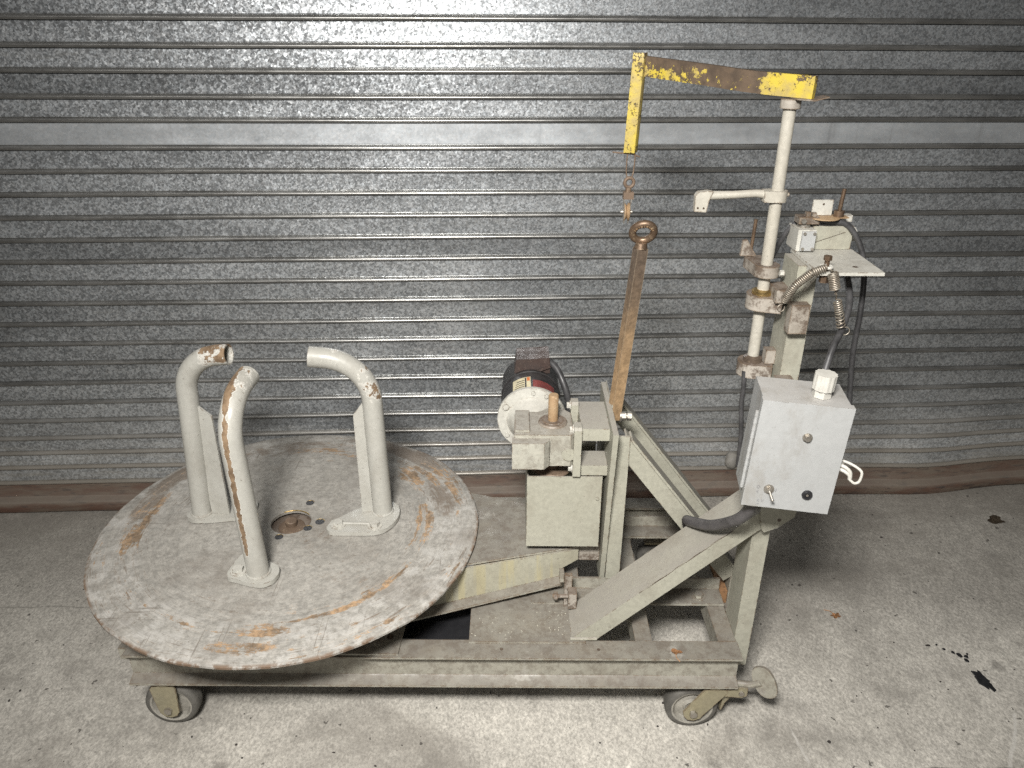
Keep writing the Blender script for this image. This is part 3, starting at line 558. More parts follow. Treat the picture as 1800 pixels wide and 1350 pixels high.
# three bent tubes bolted on the disc
def bent_tube(base, lean, dirn, hz, rb, wearf, plate, bolts, gus, gw, label, sw=R(84), tail=0.028):
    bx, by = base; d = Vector((dirn[0], dirn[1], 0)).normalized(); path = []
    z0 = 0.407
    for k in range(9): path.append(Vector((bx + lean[0] * k / 8, by + lean[1] * k / 8, z0 + (hz - z0) * k / 8)))
    top = path[-1]
    for k in range(1, 15):
        a = sw * k / 14; path.append(top + d * (rb * (1 - math.cos(a))) + Vector((0, 0, rb * math.sin(a))))
    e = path[-1]; td = d * math.sin(sw) + Vector((0, 0, math.cos(sw)))
    path.append(e + td * tail * .5); path.append(e + td * tail)
    t = tube('bent_tube', path, 0.0241, 'paint_tube', cart, 28, 0.0032, wear=wearf); tag(t, label)
    cl = crom([(*q, 0) for q in plate[-2:] + plate + plate[:2]], 4); plate = [(q.x, q.y) for q in cl[8:-8]][:-1]
    p = prism('base_plate', plate, 'Z', 0.3965, 0.4075, 'paint_tube', t, 0.003, wear=lambda c: 0.05)
    bm = bmesh.new(); tubebm(bm, circle_path((bx, by, 0.4085), (1, 0, 0), (0, 1, 0), 0.0245, 28), 0.0035, 8); obj('weld', bm, 'paint_tube', t, wear=lambda c: 0.0)
    for q in bolts: hexbolt('bolt', (*q, 0.4075), (0, 0, 1), 'paint_white', t, 0.0125, 0.0095, rot=random.random())
    g = Vector((gus[0], gus[1], 0)).normalized(); o = Vector((bx, by, 0)); bm = bmesh.new()
    sweep(bm, [(0.020, 0.4078), (0.020 + gw, 0.4078), (0.020 + gw, 0.685), (0.020, 0.725)], o - g.cross(Vector((0, 0, 1))) * .003 + Vector((lean[0], lean[1], 0)) * .3, o + g.cross(Vector((0, 0, 1))) * .003 + Vector((lean[0], lean[1], 0)) * .3, g, (0, 0, 1))
    obj('gusset', bm, 'paint_tube', t, 0.001, wear=lambda c: 0.12)
def w_left(c): return 0.24 + 0.30 * smooth01((c.z - 0.80) / 0.05) * smooth01((c.x + 0.74) / 0.05)
def w_right(c): return 0.20 + 0.26 * smooth01((c.z - 0.69) / 0.05) * smooth01((c.x + 0.385) / 0.05) + 0.16 * smooth01((c.z - 0.83) / 0.02)
def w_front(c):
    ax = -0.57 - 0.012 * (c.z - 0.4); s = (c.x - ax) / 0.024                 # brown band down the outer side
    return 0.20 + 0.46 * math.exp(-((s + 0.28) / 0.36) ** 2) * smooth01((c.z - 0.42) / 0.06) + 0.22 * smooth01((c.z - 0.80) / 0.05) + 0.15 * math.exp(-((s - 0.55) / 0.2) ** 2) * smooth01((0.50 - c.z) / 0.05)
def rot_pts(pts, c, a): return [(c[0] + (x * math.cos(a) - y * math.sin(a)), c[1] + (x * math.sin(a) + y * math.cos(a))) for x, y in pts]
bent_tube((-0.778, 1.612), (0.022, 0.0), (1.0, -0.08), 0.745, 0.098, w_left, [(-0.812, 1.60), (-0.80, 1.585), (-0.775, 1.578), (-0.70, 1.588), (-0.66, 1.60), (-0.648, 1.625), (-0.655, 1.66), (-0.70, 1.675), (-0.775, 1.655), (-0.808, 1.635)], [(-0.68, 1.645)], (0.95, -0.10), 0.046, 'bent pipe at the back left with plain paint and an open end')
bent_tube((-0.325, 1.622), (-0.004, 0.0), (-1.0, -0.06), 0.720, 0.113, w_right, [(-0.452, 1.552), (-0.445, 1.538), (-0.428, 1.533), (-0.335, 1.534), (-0.300, 1.556), (-0.282, 1.60), (-0.288, 1.645), (-0.312, 1.662), (-0.36, 1.655), (-0.43, 1.592), (-0.449, 1.575)], [(-0.425, 1.560), (-0.335, 1.558)], (-1.0, -0.10), 0.030, 'bent pipe nearest the motor with rust at the bend', tail=0.034)
bent_tube((-0.568, 1.382), (-0.010, 0.0), (0.12, 1.0), 0.742, 0.098, w_front, [(-0.638, 1.385), (-0.632, 1.365), (-0.612, 1.358), (-0.585, 1.348), (-0.555, 1.342), (-0.532, 1.352), (-0.522, 1.378), (-0.530, 1.405), (-0.56, 1.425), (-0.595, 1.46), (-0.62, 1.455), (-0.634, 1.42)], [(-0.614, 1.384)], (-0.12, 1.0), 0.04, 'front bent pipe with a long brown worn streak')
tube('slot_bar', [(-0.415, 1.565, 0.410), (-0.345, 1.563, 0.410)], 0.004, 'paint_tube', disc, 8, wear=lambda c: 0.0)

# chain case under the gearbox
cg = box('chain_guard', 0.036, 0.2085, 1.500, 1.5035, 0.394, 0.590, 'paint', cart, 0.0012)
box('guard_panel', 0.036, 0.039, 1.5037, 1.66, 0.394, 0.590, 'paint', cg, 0.001); box('guard_panel', 0.036, 0.2085, 1.6603, 1.664, 0.394, 0.590, 'paint', cg, 0.001)
cylo('guard_screw', (0.199, 1.4995, 0.532), (0.199, 1.497, 0.532), 0.004, 'paint', cg, seg=12)
bm = bmesh.new(); lathe(bm, [(0.0, 0.0), (0.042, 0.0), (0.046, 0.004), (0.042, 0.009), (0.018, 0.010), (0.018, 0.042), (0.0, 0.042)], (0.094, 1.56, 0.574), (0, 0, 1), 36); tag(obj('sprocket', bm, 'rust', cart, smooth=35), 'rusty sprocket under the gearbox')

# swing plate
sp = prism('swing_plate', [(1.452, 0.727), (1.718, 0.727), (1.718, 0.33), (1.67, 0.275), (1.52, 0.275), (1.512, 0.31), (1.486, 0.52)], 'X', 0.219, 0.231, 'paint', cart, 0.0012)
box('spacer_block', 0.1555, 0.2185, 1.502, 1.636, 0.684, 0.714, 'paint', cart, 0.0015)
box('spacer_block', 0.1555, 0.2185, 1.504, 1.57, 0.592, 0.618, 'paint', cart, 0.0015)
# gearbox: cast housing
bm = bmesh.new()
sweep(bm, [(0.006, 1.495), (0.132, 1.495), (0.138, 1.501), (0.138, 1.600), (0.120, 1.622), (0.040, 1.622), (0.012, 1.600), (0.006, 1.590)], (0, 0, 0.622), (0, 0, 0.702), (1, 0, 0), (0, 1, 0))
gb = obj('gearbox', bm, 'paint_cast', cart, 0.006, seg=3); tag(gb, 'grey cast gearbox with an upright brown shaft')
bm = bmesh.new(); sweep(bm, [(0.001, 1.470), (0.072, 1.470), (0.084, 1.484), (0.084, 1.500), (0.001, 1.500)], (0, 0, 0.628), (0, 0, 0.694), (1, 0, 0), (0, 1, 0)); obj('cover_plate', bm, 'paint_cast', gb, 0.006, seg=3)
box('casting_rib', 0.008, 0.040, 1.505, 1.60, 0.7025, 0.709, 'paint_cast', gb, 0.004)
bm = bmesh.new(); cyl(bm, (0.094, 1.556, 0.7015), (0.094, 1.556, 0.7065), 0.034, 0.031, 32); cyl(bm, (0.094, 1.556, 0.7066), (0.094, 1.556, 0.7082), 0.024, 0.023, 32); obj('shaft_collar', bm, 'paint_dirty', gb, 0.0008)
bm = bmesh.new(); lathe(bm, [(0.0, 0.0), (0.0115, 0.0), (0.0115, 0.062), (0.010, 0.0645), (0.0, 0.0645)], (0.094, 1.556, 0.7075), (0, 0, 1), 24); obj('output_shaft', bm, 'lever', gb, smooth=35)
for y0, y1, z0, z1 in ((1.488, 1.526, 0.598, 0.722), (1.60, 1.632, 0.65, 0.728)):
    f = prism('mounting_foot', [(y0, z0), (y1, z0), (y1, z1 - .006), (y1 - .006, z1), (y0 + .006, z1), (y0, z1 - .006)], 'X', 0.1382, 0.1553, 'paint', gb, 0.0015)
for q in ((1.512, 0.708), (1.618, 0.714), (1.507, 0.611)): hexbolt('bolt', (0.138, *q), (-1, 0, 0), 'paint_white', gb, 0.008, 0.007)
bm = bmesh.new(); cyl(bm, (0.128, 1.4955, 0.653), (0.128, 1.492, 0.653), 0.016, seg=24); obj('boss', bm, 'paint', gb, 0.001)
# motor
mc = Vector((0.048, 0, 0.662))
bm = bmesh.new(); lathe(bm, [(0.0, 0.0), (0.042, 0.0), (0.048, 0.010), (0.056, 0.030), (0.060, 0.034), (0.0815, 0.036), (0.083, 0.038), (0.083, 0.047), (0.0815, 0.049), (0.0, 0.049)], (mc.x, 1.605, mc.z), (0, 1, 0), 56)
mf = obj('motor', bm, 'paint_white', cart, smooth=35); tag(mf, 'black electric motor with a white bell flange')
bm = bmesh.new(); lathe(bm, [(0.069, 0.0), (0.0735, 0.002), (0.0735, 0.10), (0.0755, 0.102), (0.0755, 0.112), (0.0735, 0.115), (0.0735, 0.195), (0.066, 0.21), (0.03, 0.218), (0.0, 0.218)], (mc.x, 1.654, mc.z), (0, 1, 0), 56); obj('motor_body', bm, 'black', mf, smooth=35)
def patch(nm, a0, a1, y0, y1, mat, rad=0.0741, par=mf):
    bm = bmesh.new(); lathe(bm, [(rad, y0), (rad, y1)], (mc.x, 1.654, mc.z), (0, 1, 0), 12, a0, a1, (1, 0, 0)); return obj(nm, bm, mat, par, smooth=60)
# angles: lathe about +Y with u = +X goes X -> -Z, so use negative angles for the upper half
pl = patch('nameplate', R(-128), R(-92), 0.012, 0.072, 'cream'); patch('nameplate_print', R(-99), R(-93.5), 0.05, 0.070, 'orange', 0.0744, pl)
for k in range(4): patch('nameplate_print', R(-124 + k * 1.5), R(-104), 0.020 + k * 0.011, 0.0235 + k * 0.011, 'ink', 0.0743, pl)
patch('nameplate_print', R(-103), R(-100), 0.014, 0.068, 'ink', 0.07445, pl)
patch('red_label', R(-88), R(-42), 0.010, 0.056, 'red')
bm = bmesh.new(); xf = Matrix.Translation((0.048, 1.815, 0.746)) @ Matrix.Rotation(R(-4), 4, 'Y')
sweep(bm, [(-0.046, -0.030), (0.046, -0.024), (0.047, 0.018), (-0.036, 0.018)], xf @ Vector((0, -0.045, 0)), xf @ Vector((0, 0.03, 0)), xf.to_3x3() @ Vector((1, 0, 0)), xf.to_3x3() @ Vector((0, 0, 1)))
tb = obj('terminal_box', bm, 'dark_brown', mf, 0.004, seg=3)
bm = bmesh.new(); sweep(bm, [(-0.048, -0.036), (0.048, -0.006), (0.048, 0.000), (-0.048, -0.030)], xf @ Vector((0, -0.052, 0)), xf @ Vector((0, -0.0455, 0)), xf.to_3x3() @ Vector((1, 0, 0)), xf.to_3x3() @ Vector((0, 0, 1))); obj('terminal_lid', bm, 'dark_brown', tb, 0.001)
hexbolt('lid_screw', (0.048, 1.7625, 0.728), (0, -1, 0), 'zinc', tb, 0.0035, 0.002, False)
for a in (-62, -88, -150, -215, -20): hexbolt('flange_bolt', (mc.x + 0.072 * math.cos(R(a)), 1.641, mc.z - 0.072 * math.sin(R(a))), (0, -1, 0), 'paint_white', mf, 0.0055 if a != -150 else 0.0085, 0.005, a == -150)
tube('motor_cable', [(0.085, 1.80, 0.752), (0.112, 1.775, 0.736), (0.134, 1.745, 0.695), (0.146, 1.74, 0.64), (0.148, 1.74, 0.56), (0.16, 1.73, 0.42)], 0.0085, 'cable', cart, 14, sub=8)

# support frames behind the swing plate
def support(yf, yb, zt):
    a = prism('support_post', [(0.2335, yf), (0.2675, yf), (0.2675, yf + .005), (0.2385, yf + .005), (0.2385, yb), (0.2335, yb)], 'Z', 0.285 if yf < 1.6 else 0.285, zt, 'paint', cart, 0.001)
    P0, P1 = Vector((0.262, yf + .006, zt - 0.004)), Vector((0.56, yf + .006, zt - 0.004 - 0.298 * 1.29))
    d = (P1 - P0).normalized(); n = Vector((d.z, 0, -d.x)); n = n if n.z < 0 else -n         # towards lower left
    bm = bmesh.new(); sweep(bm, [(0, 0), (0.040, 0), (0.040, 0.005), (0.005, 0.005), (0.005, 0.040), (0, 0.040)], P0, P1, n, (0, 1, 0)); obj('support_brace', bm, 'paint', cart, 0.001)
    bm = bmesh.new(); sweep(bm, [(-0.0008, -0.006), (-0.006, -0.006), (-0.006, 0.040), (-0.0008, 0.040)], P0 + d * .012, P1 - d * .0, n, (0, 1, 0)); obj('brace_flange', bm, 'paint', cart, 0.001)
support(1.515, 1.555, 0.688); support(1.735, 1.775, 0.678)
box('support_foot', 0.236, 0.262, 1.5158, 1.554, 0.2532, 0.2848, 'paint_deck', cart); box('support_foot', 0.236, 0.262, 1.736, 1.774, 0.2535, 0.2848, 'paint_deck', cart)
# outrigger at the end of the cart, with a wood packer
box('outrigger', 0.5215, 0.585, 1.50, 1.86, 0.196, 0.205, 'paint_deck', cart)
box('brace_foot', 0.545, 0.578, 1.522, 1.560, 0.2055, 0.312, 'paint_deck', cart); box('brace_foot', 0.545, 0.578, 1.742, 1.780, 0.2055, 0.302, 'paint_deck', cart)
wb = box('wood_packer', 0.523, 0.543, 1.52, 1.70, 0.2055, 0.243, 'wood', cart, 0.002); tag(wb, 'brown wooden packing block')
box('wood_packer', 0.5435, 0.585, 1.565, 1.66, 0.2055, 0.238, 'wood', cart, 0.002)

# lever with eye
lb, lt = Vector((0.2385, 1.60, 0.688)), Vector((0.2705, 1.60, 1.098)); d = (lt - lb).normalized(); u, v = Vector((0, 1, 0)).cross(d).normalized(), Vector((0, 1, 0))
u = u.normalized(); c45, s45 = math.cos(R(20)), math.sin(R(20)); uu, vv = u * c45 + v * s45, v * c45 - u * s45
bm = bmesh.new(); sweep(bm, [(-0.0125, -0.011), (0.0125, -0.011), (0.0125, 0.011), (-0.0125, 0.011)], lb, lt, uu, vv)
lev = obj('lever', bm, 'lever_bar', cart, 0.0018, wear=None); tag(lev, 'tan rusted square bar lever')
ec = lt + d * 0.034
bm = bmesh.new(); tubebm(bm, circle_path(ec, (1, -0.12, 0.05), (0.0, -0.42, 0.91), 0.0222, 40), 0.0082, 14, cap=False); bmesh.ops.remove_doubles(bm, verts=bm.verts, dist=1e-5); cyl(bm, lt, lt + d * 0.012, 0.0145, 0.012, 20)
eo = obj('eye_nut', bm, 'eye', lev, smooth=60); tag(eo, 'brown forged eye with raised lettering')
ex, ez = Vector((1, -0.12, 0.05)).normalized(), Vector((0.0, -0.42, 0.91)).normalized(); en = ez.cross(ex).normalized(); en = en if en.y < 0 else -en
bm = bmesh.new()
for k in range(9):                                     # raised letters on the eye, too worn to read
    a = R(150 - k * 15); p = ec + (ex * math.cos(a) + ez * math.sin(a)) * 0.0215 + en * 0.0082; r_ = (ex * math.cos(a) + ez * math.sin(a)); tt = en.cross(r_)
    for off in ((-0.0012, 0.0012) if k % 2 else (0.0,)): cyl(bm, p + tt * off - r_ * 0.0022, p + tt * off + r_ * 0.0022, 0.00055, seg=6)
    if k % 2: cyl(bm, p - tt * 0.0012, p + tt * 0.0012, 0.00055, seg=6)
obj('raised_lettering', bm, 'lever', eo)
bm = bmesh.new(); cyl(bm, (0.228, 1.60, 0.695), (0.278, 1.60, 0.695), 0.006, seg=12)
for x0, x1, rr in ((0.252, 0.256, 0.014), (0.257, 0.267, 0.0105), (0.270, 0.280, 0.011)): cyl(bm, (x0, 1.60, 0.695), (x1, 1.60, 0.695), rr, seg=6 if rr < .012 else 18)
obj('pivot_bolt', bm, 'zinc', lev, 0.0006, seg=1)
box('pivot_lug', 0.2313, 0.2330, 1.585, 1.72, 0.60, 0.73, 'paint', cart, 0.0005)

# mast and diagonal brace
mast = box('mast', 0.520, 0.557, 1.362, 1.442, 0.157, 1.134, 'paint', cart, 0.003); tag(mast, 'upright rectangular steel mast')
prism('diagonal_brace', [(0.139, 0.2512), (0.199, 0.2512), (0.5605, 0.5903), (0.5605, 0.640)], 'Y', 1.345, 1.450, 'paint', cart, 0.003)
bm = bmesh.new(); sl = 0.389 / 0.4215; tubebm(bm, [(x, 1.3456 + 0.0004 * math.sin(x * 90), 0.2512 + (x - 0.139) * sl - 0.0016 + 0.0006 * math.sin(x * 160)) for x in [0.285 + 0.011 * k for k in range(18)]], 0.0011, 6); obj('brace_seam', bm, 'grease', cart)
bm = bmesh.new(); tubebm(bm, [(0.137, 1.343, 0.254), (0.16, 1.3425, 0.2535), (0.198, 1.343, 0.254)], 0.004, 8); obj('weld', bm, 'paint', cart)
cyl_ = hexbolt('mast_plug', (0.536, 1.3618, 0.36), (0, -1, 0), 'paint', mast, 0.004, 0.001, False)
# head plate on the mast
hp = box('head_plate', 0.534, 0.650, 1.302, 1.452, 1.1345, 1.1405, 'paint_white', cart, 0.001)
cylo('plate_hole', (0.611, 1.335, 1.1403), (0.611, 1.335, 1.1409), 0.005, 'grease', hp, seg=14, bevel=0)
prism('gusset', [(1.361, 1.134), (1.308, 1.134), (1.361, 1.085)], 'X', 0.5345, 0.5385, 'paint_white', hp, 0.0008)
# pole with clamps
PX, PY = 0.482, 1.42
pole = cylo('pole', (PX, PY, 0.905), (PX - 0.002, PY, 1.410), 0.0112, 'paint_pole', cart, seg=28); tag(pole, 'upright round pole beside the mast')
def clamp(nm, z, h, rad, tail, mat, zt=0.0):
    bm = bmesh.new(); n = 16; pts = []
    ax, ay = tail; dv = Vector((ax - PX, ay - PY, 0)).normalized(); nv = Vector((-dv.y, dv.x, 0)); c = Vector((PX, PY, 0))
    for k in range(n + 1):
        a = R(75) + R(210) * k / n; pts.append(c + (dv * math.cos(a) + nv * math.sin(a)) * rad)
    L = (Vector((ax, ay, 0)) - c).length
    pts += [c + dv * L - nv * rad * .72, c + dv * L + nv * rad * .72]
    sweep(bm, [(p.x, p.y) for p in pts], (0, 0, z - h / 2), (0, 0, z + h / 2), (1, 0, 0), (0, 1, 0)); return obj(nm, bm, mat, cart, 0.0018)
# upper collar: tail points back
k1 = clamp('clamp', 1.108, 0.022, 0.0235, (0.470, 1.478), 'paint_dirty'); hexbolt('clamp_bolt', (0.503, 1.405, 1.106), (1, 0, 0), 'paint_white', k1, 0.006, 0.008, False)
prism('clamp_ear', [(0.444, 1.120), (0.446, 1.150), (0.454, 1.152), (0.474, 1.1225), (0.474, 1.1195)], 'Y', 1.470, 1.478, 'paint_dirty', k1, 0.001)
tube('clamp_stud', [(0.466, 1.48, 1.11), (0.468, 1.48, 1.190)], 0.0035, 'eye', k1, 10)
k2 = clamp('clamp', 1.047, 0.028, 0.030, (0.519, 1.40), 'paint_dirty')
bm = bmesh.new(); lathe(bm, [(0.0113, 0.0), (0.021, 0.0), (0.021, 0.006), (0.0145, 0.009), (0.0113, 0.009)], (PX, PY, 1.0612), (0, 0, 1), 28); obj('bushing', bm, 'brass', k2, smooth=35)
box('clamp_block', 0.512, 0.546, 1.338, 1.3615, 1.010, 1.066, 'paint_dirty', k2, 0.003)
box('clamp_arm', 0.492, 0.5195, 1.372, 1.425, 1.058, 1.083, 'paint_dirty', k2, 0.002, Matrix.Translation((0, 0, 0)))
k3 = clamp('clamp', 0.906, 0.028, 0.029, (0.519, 1.41), 'paint_dirty')
bm = bmesh.new(); lathe(bm, [(0.0113, 0.0), (0.019, 0.0), (0.018, 0.008), (0.0113, 0.012)], (PX, PY, 0.9203), (0, 0, 1), 24); obj('grease_ring', bm, 'grease', k3, smooth=35)
box('clamp_block', 0.508, 0.540, 1.330, 1.3615, 0.868, 0.915, 'paint_dirty', k3, 0.003)
hexbolt('clamp_bolt', (0.512, 1.345, 0.897), (-1, -0.5, 0), 'zinc', k3, 0.008, 0.012, True)
box('clamp_web', 0.500, 0.5195, 1.40, 1.42, 0.921, 0.95, 'paint_dirty', k3, 0.002)
# small side arm on the pole
sa = clamp('finger_collar', 1.248, 0.020, 0.0165, (0.455, 1.420), 'paint_pole')
bm = bmesh.new(); tubebm(bm, [(0.470, 1.42, 1.250), (0.44, 1.42, 1.252), (0.40, 1.42, 1.249), (0.355, 1.42, 1.2475)], lambda t: 0.0085 - 0.0015 * math.sin(t * 3.1), 12); obj('support_finger', bm, 'paint_pole', sa)
prism('finger_tip', [(0.331, 1.220), (0.353, 1.219), (0.356, 1.24), (0.362, 1.2565), (0.352, 1.2575), (0.335, 1.255), (0.330, 1.248)], 'Y', 1.410, 1.424, 'paint_pole', sa, 0.003)
for q in ((0.3365, 1.227), (0.347, 1.2265)): cylo('screw_hole', (q[0], 1.4097, q[1]), (q[0], 1.4092, q[1]), 0.002, 'grease', sa, seg=10, bevel=0)
hexbolt('set_screw', (0.498, 1.42, 1.25), (1, 0, 0), 'paint_pole', sa, 0.004, 0.004, False)

# yellow boom
def rect_sweep(path, w, h, nm, mat, wearf, par, bev=0.002, sub=6):
    P = crom(path, sub); bm = bmesh.new(); rings = []
    for i, p in enumerate(P):
        d = (P[min(i + 1, len(P) - 1)] - P[max(i - 1, 0)]).normalized(); s = d.cross(Vector((0, 0, 1))).normalized(); up = s.cross(d)
        rings.append([bm.verts.new(p + s * a * w / 2 + up * b * h / 2) for a, b in ((-1, -1), (-.4, -1), (.4, -1), (1, -1), (1, -.4), (1, .4), (1, 1), (.4, 1), (-.4, 1), (-1, 1), (-1, .4), (-1, -.4))])
    for i in range(len(P) - 1):
        for k in range(12): bm.faces.new((rings[i][k], rings[i][(k + 1) % 12], rings[i + 1][(k + 1) % 12], rings[i + 1][k]))
    bm.faces.new(rings[0][::-1]); bm.faces.new(rings[-1])
    return obj(nm, bm, mat, par, bev, wear=wearf)
def w_boom(c):
    t = (0.52 - c.x) / 0.262
    return 0.33 + 0.36 * smooth01((t - 0.30) / 0.06) - 0.22 * smooth01((t - 0.50) / 0.4) + (0.22 if c.z > 1.4345 + 0.0705 * (0.523 - c.x) + 0.006 and t > 0.25 else 0) + (0.25 if c.z > 1.4345 + 0.0705 * (0.523 - c.x) + 0.0165 else 0)
boom = rect_sweep([(0.511, 1.402, 1.4345), (0.43, 1.468, 1.4375), (0.345, 1.543, 1.4455), (0.2545, 1.6205, 1.4535)], 0.013, 0.0365, 'boom', 'yellow', w_boom, cart); tag(boom, 'yellow boom arm with chipped paint over dark rust')
cylo('pole_cap', (PX - .002, PY, 1.399), (PX - .002, PY, 1.4145), 0.0175, 'paint_dirty', boom, seg=24)
prism('bent_lip', [(0.480, 1.4150), (0.512, 1.4130), (0.535, 1.4190), (0.5355, 1.4205), (0.512, 1.4158), (0.480, 1.4168)], 'Y', 1.392, 1.424, 'paint_dirty', boom, 0.0005)
bm = bmesh.new(); sweep(bm, [(0, 0), (0.0215, -0.004), (0.030, 0.012), (0.0275, 0.0135), (0.020, -0.0005), (0.001, 0.003)], (0.2275, 1.606, 1.478), (0.2215, 1.606, 1.292), (1, 0, 0), (0, 1, 0))
bmesh.ops.subdivide_edges(bm, edges=[e for e in bm.edges if abs(e.verts[0].co.z - e.verts[1].co.z) > 0.1], cuts=10)
obj('drop_leg', bm, 'yellow', boom, 0.0006, wear=lambda c: 0.37 + 0.10 * (c.z > 1.43) + 0.05 * math.sin(c.z * 60))
tube('wire_cross_pin', [(0.200, 1.612, 1.2925), (0.222, 1.612, 1.2905), (0.240, 1.612, 1.289), (0.256, 1.614, 1.283)], 0.0016, 'rust', boom, 8, sub=5)

# hanging pulley (hangs from the boom by a wire loop)
hx, hy = 0.2385, 1.612
pul = tag(empty('hanging_pulley', (hx, hy, 1.145)), 'small rusty pulley hanging on a wire loop below the yellow boom', 'pulley')
tube('wire_loop', [(hx - .004, hy, 1.24), (hx - .0075, hy, 1.252), (hx - .008, hy, 1.28), (hx - .006, hy, 1.293), (hx, hy, 1.297), (hx + .006, hy, 1.293), (hx + .008, hy, 1.28), (hx + .0065, hy, 1.252), (hx + .003, hy, 1.24)], 0.0014, 'rust', pul, 8, sub=5)
bm = bmesh.new(); tubebm(bm, circle_path((hx, hy, 1.232), (1, 0.15, 0), (0, 0, 1), 0.0095, 28), 0.0036, 10, cap=False); bmesh.ops.remove_doubles(bm, verts=bm.verts, dist=1e-5); obj('ring', bm, 'rust', pul, smooth=60)
bm = bmesh.new(); cyl(bm, (hx - .001, hy, 1.222), (hx - .001, hy, 1.212), 0.006, seg=14); quadbox(bm, hx - .011, hx + .010, hy - .008, hy + .008, 1.199, 1.2135); obj('swivel_block', bm, 'rust', pul, 0.002)
for s in (-1, 1):
    bm = bmesh.new(); sweep(bm, [(-0.009, 0.0), (0.009, 0.0), (0.010, -0.03), (0.005, -0.052), (-0.005, -0.052), (-0.010, -0.03)], (hx - .002 + s * 0.0065, hy, 1.2), (hx - .002 + s * 0.0082, hy, 1.2), (0, 1, 0), (s * 0.06, 0, 1)); obj('cheek_plate', bm, 'zinc', pul, 0.0004)
bm = bmesh.new(); lathe(bm, [(0.0, -0.0055), (0.018, -0.0055), (0.019, -0.004), (0.013, 0.0), (0.019, 0.004), (0.018, 0.0055), (0.0, 0.0055)], (hx - .002, hy, 1.172), (1, 0, 0), 30); obj('pulley_wheel', bm, 'lever', pul, smooth=30)
bm = bmesh.new(); cyl(bm, (hx - .014, hy, 1.172), (hx + .010, hy, 1.172), 0.0035, seg=10); obj('pulley_pin', bm, 'zinc', pul)

# ------------------------------------------------------------------ limit switch assembly on the head plate
sw = box('switch_housing', 0.568, 0.644, 1.446, 1.498, 1.1412, 1.186, 'paint', cart, 0.003); tag(sw, 'boxy switch housing on top of the mast')
box('switch_head', 0.534, 0.5675, 1.428, 1.482, 1.142, 1.183, 'paint_white', sw, 0.006)
box('switch_cover', 0.541, 0.5665, 1.4235, 1.4278, 1.144, 1.181, 'paint_box', sw, 0.002)
for q in ((0.545, 1.177), (0.563, 1.177), (0.545, 1.148), (0.563, 1.148)): cylo('cover_screw', (q[0], 1.4234, q[1]), (q[0], 1.4215, q[1]), 0.003, 'zinc', sw, seg=10)
cylo('cable_gland', (0.6442, 1.475, 1.163), (0.660, 1.475, 1.163), 0.014, 'paint_white', sw, seg=8)
box('end_cap', 0.630, 0.652, 1.478, 1.494, 1.1865, 1.199, 'paint_white', sw, 0.003)
lid_line = box('housing_seam', 0.5685, 0.634, 1.4452, 1.4459, 0, 0.0008, 'grease', sw, 0, Matrix.Translation((0, 0, 1.152)) @ Matrix.Translation((0.5685, 0, 0)) @ Matrix.Rotation(R(-20), 4, 'Y') @ Matrix.Translation((-0.5685, 0, 0)))
cylo('switch_spindle', (0.551, 1.452, 1.183), (0.551, 1.452, 1.191), 0.012, 'zinc', sw, seg=20)
bm = bmesh.new(); quadbox(bm, 0.536, 0.574, 1.438, 1.466, 1.1913, 1.204); quadbox(bm, 0.548, 0.556, 1.440, 1.450, 1.2042, 1.213); quadbox(bm, 0.560, 0.568, 1.440, 1.450, 1.2042, 1.212); obj('lever_yoke', bm, 'paint_dirty', sw, 0.0015)
hexbolt('yoke_bolt', (0.544, 1.4379, 1.197), (0, -1, 0), 'zinc', sw, 0.005, 0.004, False)
bm = bmesh.new(); lathe(bm, [(0.0, 0.0), (0.030, 0.0), (0.030, 0.002), (0.0, 0.002)], (0.586, 1.454, 1.2005), (0, 0, 1), 30)
for v in bm.verts: v.co.x = 0.586 + (v.co.x - 0.586) * 1.0
quadbox(bm, 0.59, 0.632, 1.446, 1.464, 1.2006, 1.2024); obj('lever_plate', bm, 'lever', sw, 0.0004)
fl = box('target_plate', 0.565, 0.603, 1.461, 1.464, 1.2032, 1.232, 'paint_white', sw, 0.0006); cylo('plate_hole', (0.585, 1.4606, 1.224), (0.585, 1.4602, 1.224), 0.002, 'grease', fl, seg=10, bevel=0)
bm = bmesh.new(); cyl(bm, (0.6145, 1.455, 1.2026), (0.6145, 1.455, 1.2135), 0.0095, seg=20); cyl(bm, (0.6145, 1.455, 1.2136), (0.6165, 1.455, 1.254), 0.0036, seg=12)
for k in range(14): cyl(bm, (0.6145 + .002 * k / 14, 1.455, 1.215 + k * .0028), (0.6145 + .002 * k / 14, 1.455, 1.2162 + k * .0028), 0.0041, seg=12)
obj('stud_bolt', bm, 'eye', sw, 0.0003, seg=1)
# spring bolt and springs on the head plate
sb = Vector((0.5515, 1.316, 1.1405))
bm = bmesh.new(); cyl(bm, sb, sb + Vector((0, 0, 0.018)), 0.0045, seg=12); cyl(bm, sb + Vector((0, 0, 0.018)), sb + Vector((0, 0, 0.026)), 0.0072, seg=6); cyl(bm, sb + Vector((0, 0, -0.022)), sb + Vector((0, 0, -0.0062)), 0.0085, seg=6)
obj('spring_bolt', bm, 'eye', hp, 0.001, seg=1)
bm = bmesh.new(); tubebm(bm, circle_path(sb + Vector((0, 0, .006)), (1, 0, 0), (0, 1, 0), 0.0095, 24), 0.0028, 8); obj('white_washer', bm, 'plastic_white', hp)
S = [Vector((0.544, 1.299, 1.150)), Vector((0.521, 1.299, 1.141)), Vector((0.500, 1.310, 1.114)), Vector((0.490, 1.325, 1.080))]
pth = [S[0] + Vector((.004, .012, .003))] + helix(S[0], S[1], 0.0060, 7) + helix(S[1], S[2], 0.0068, 10)[1:] + helix(S[2], S[3], 0.0068, 10)[1:] + [S[3] + Vector((0, 0, -.006))]
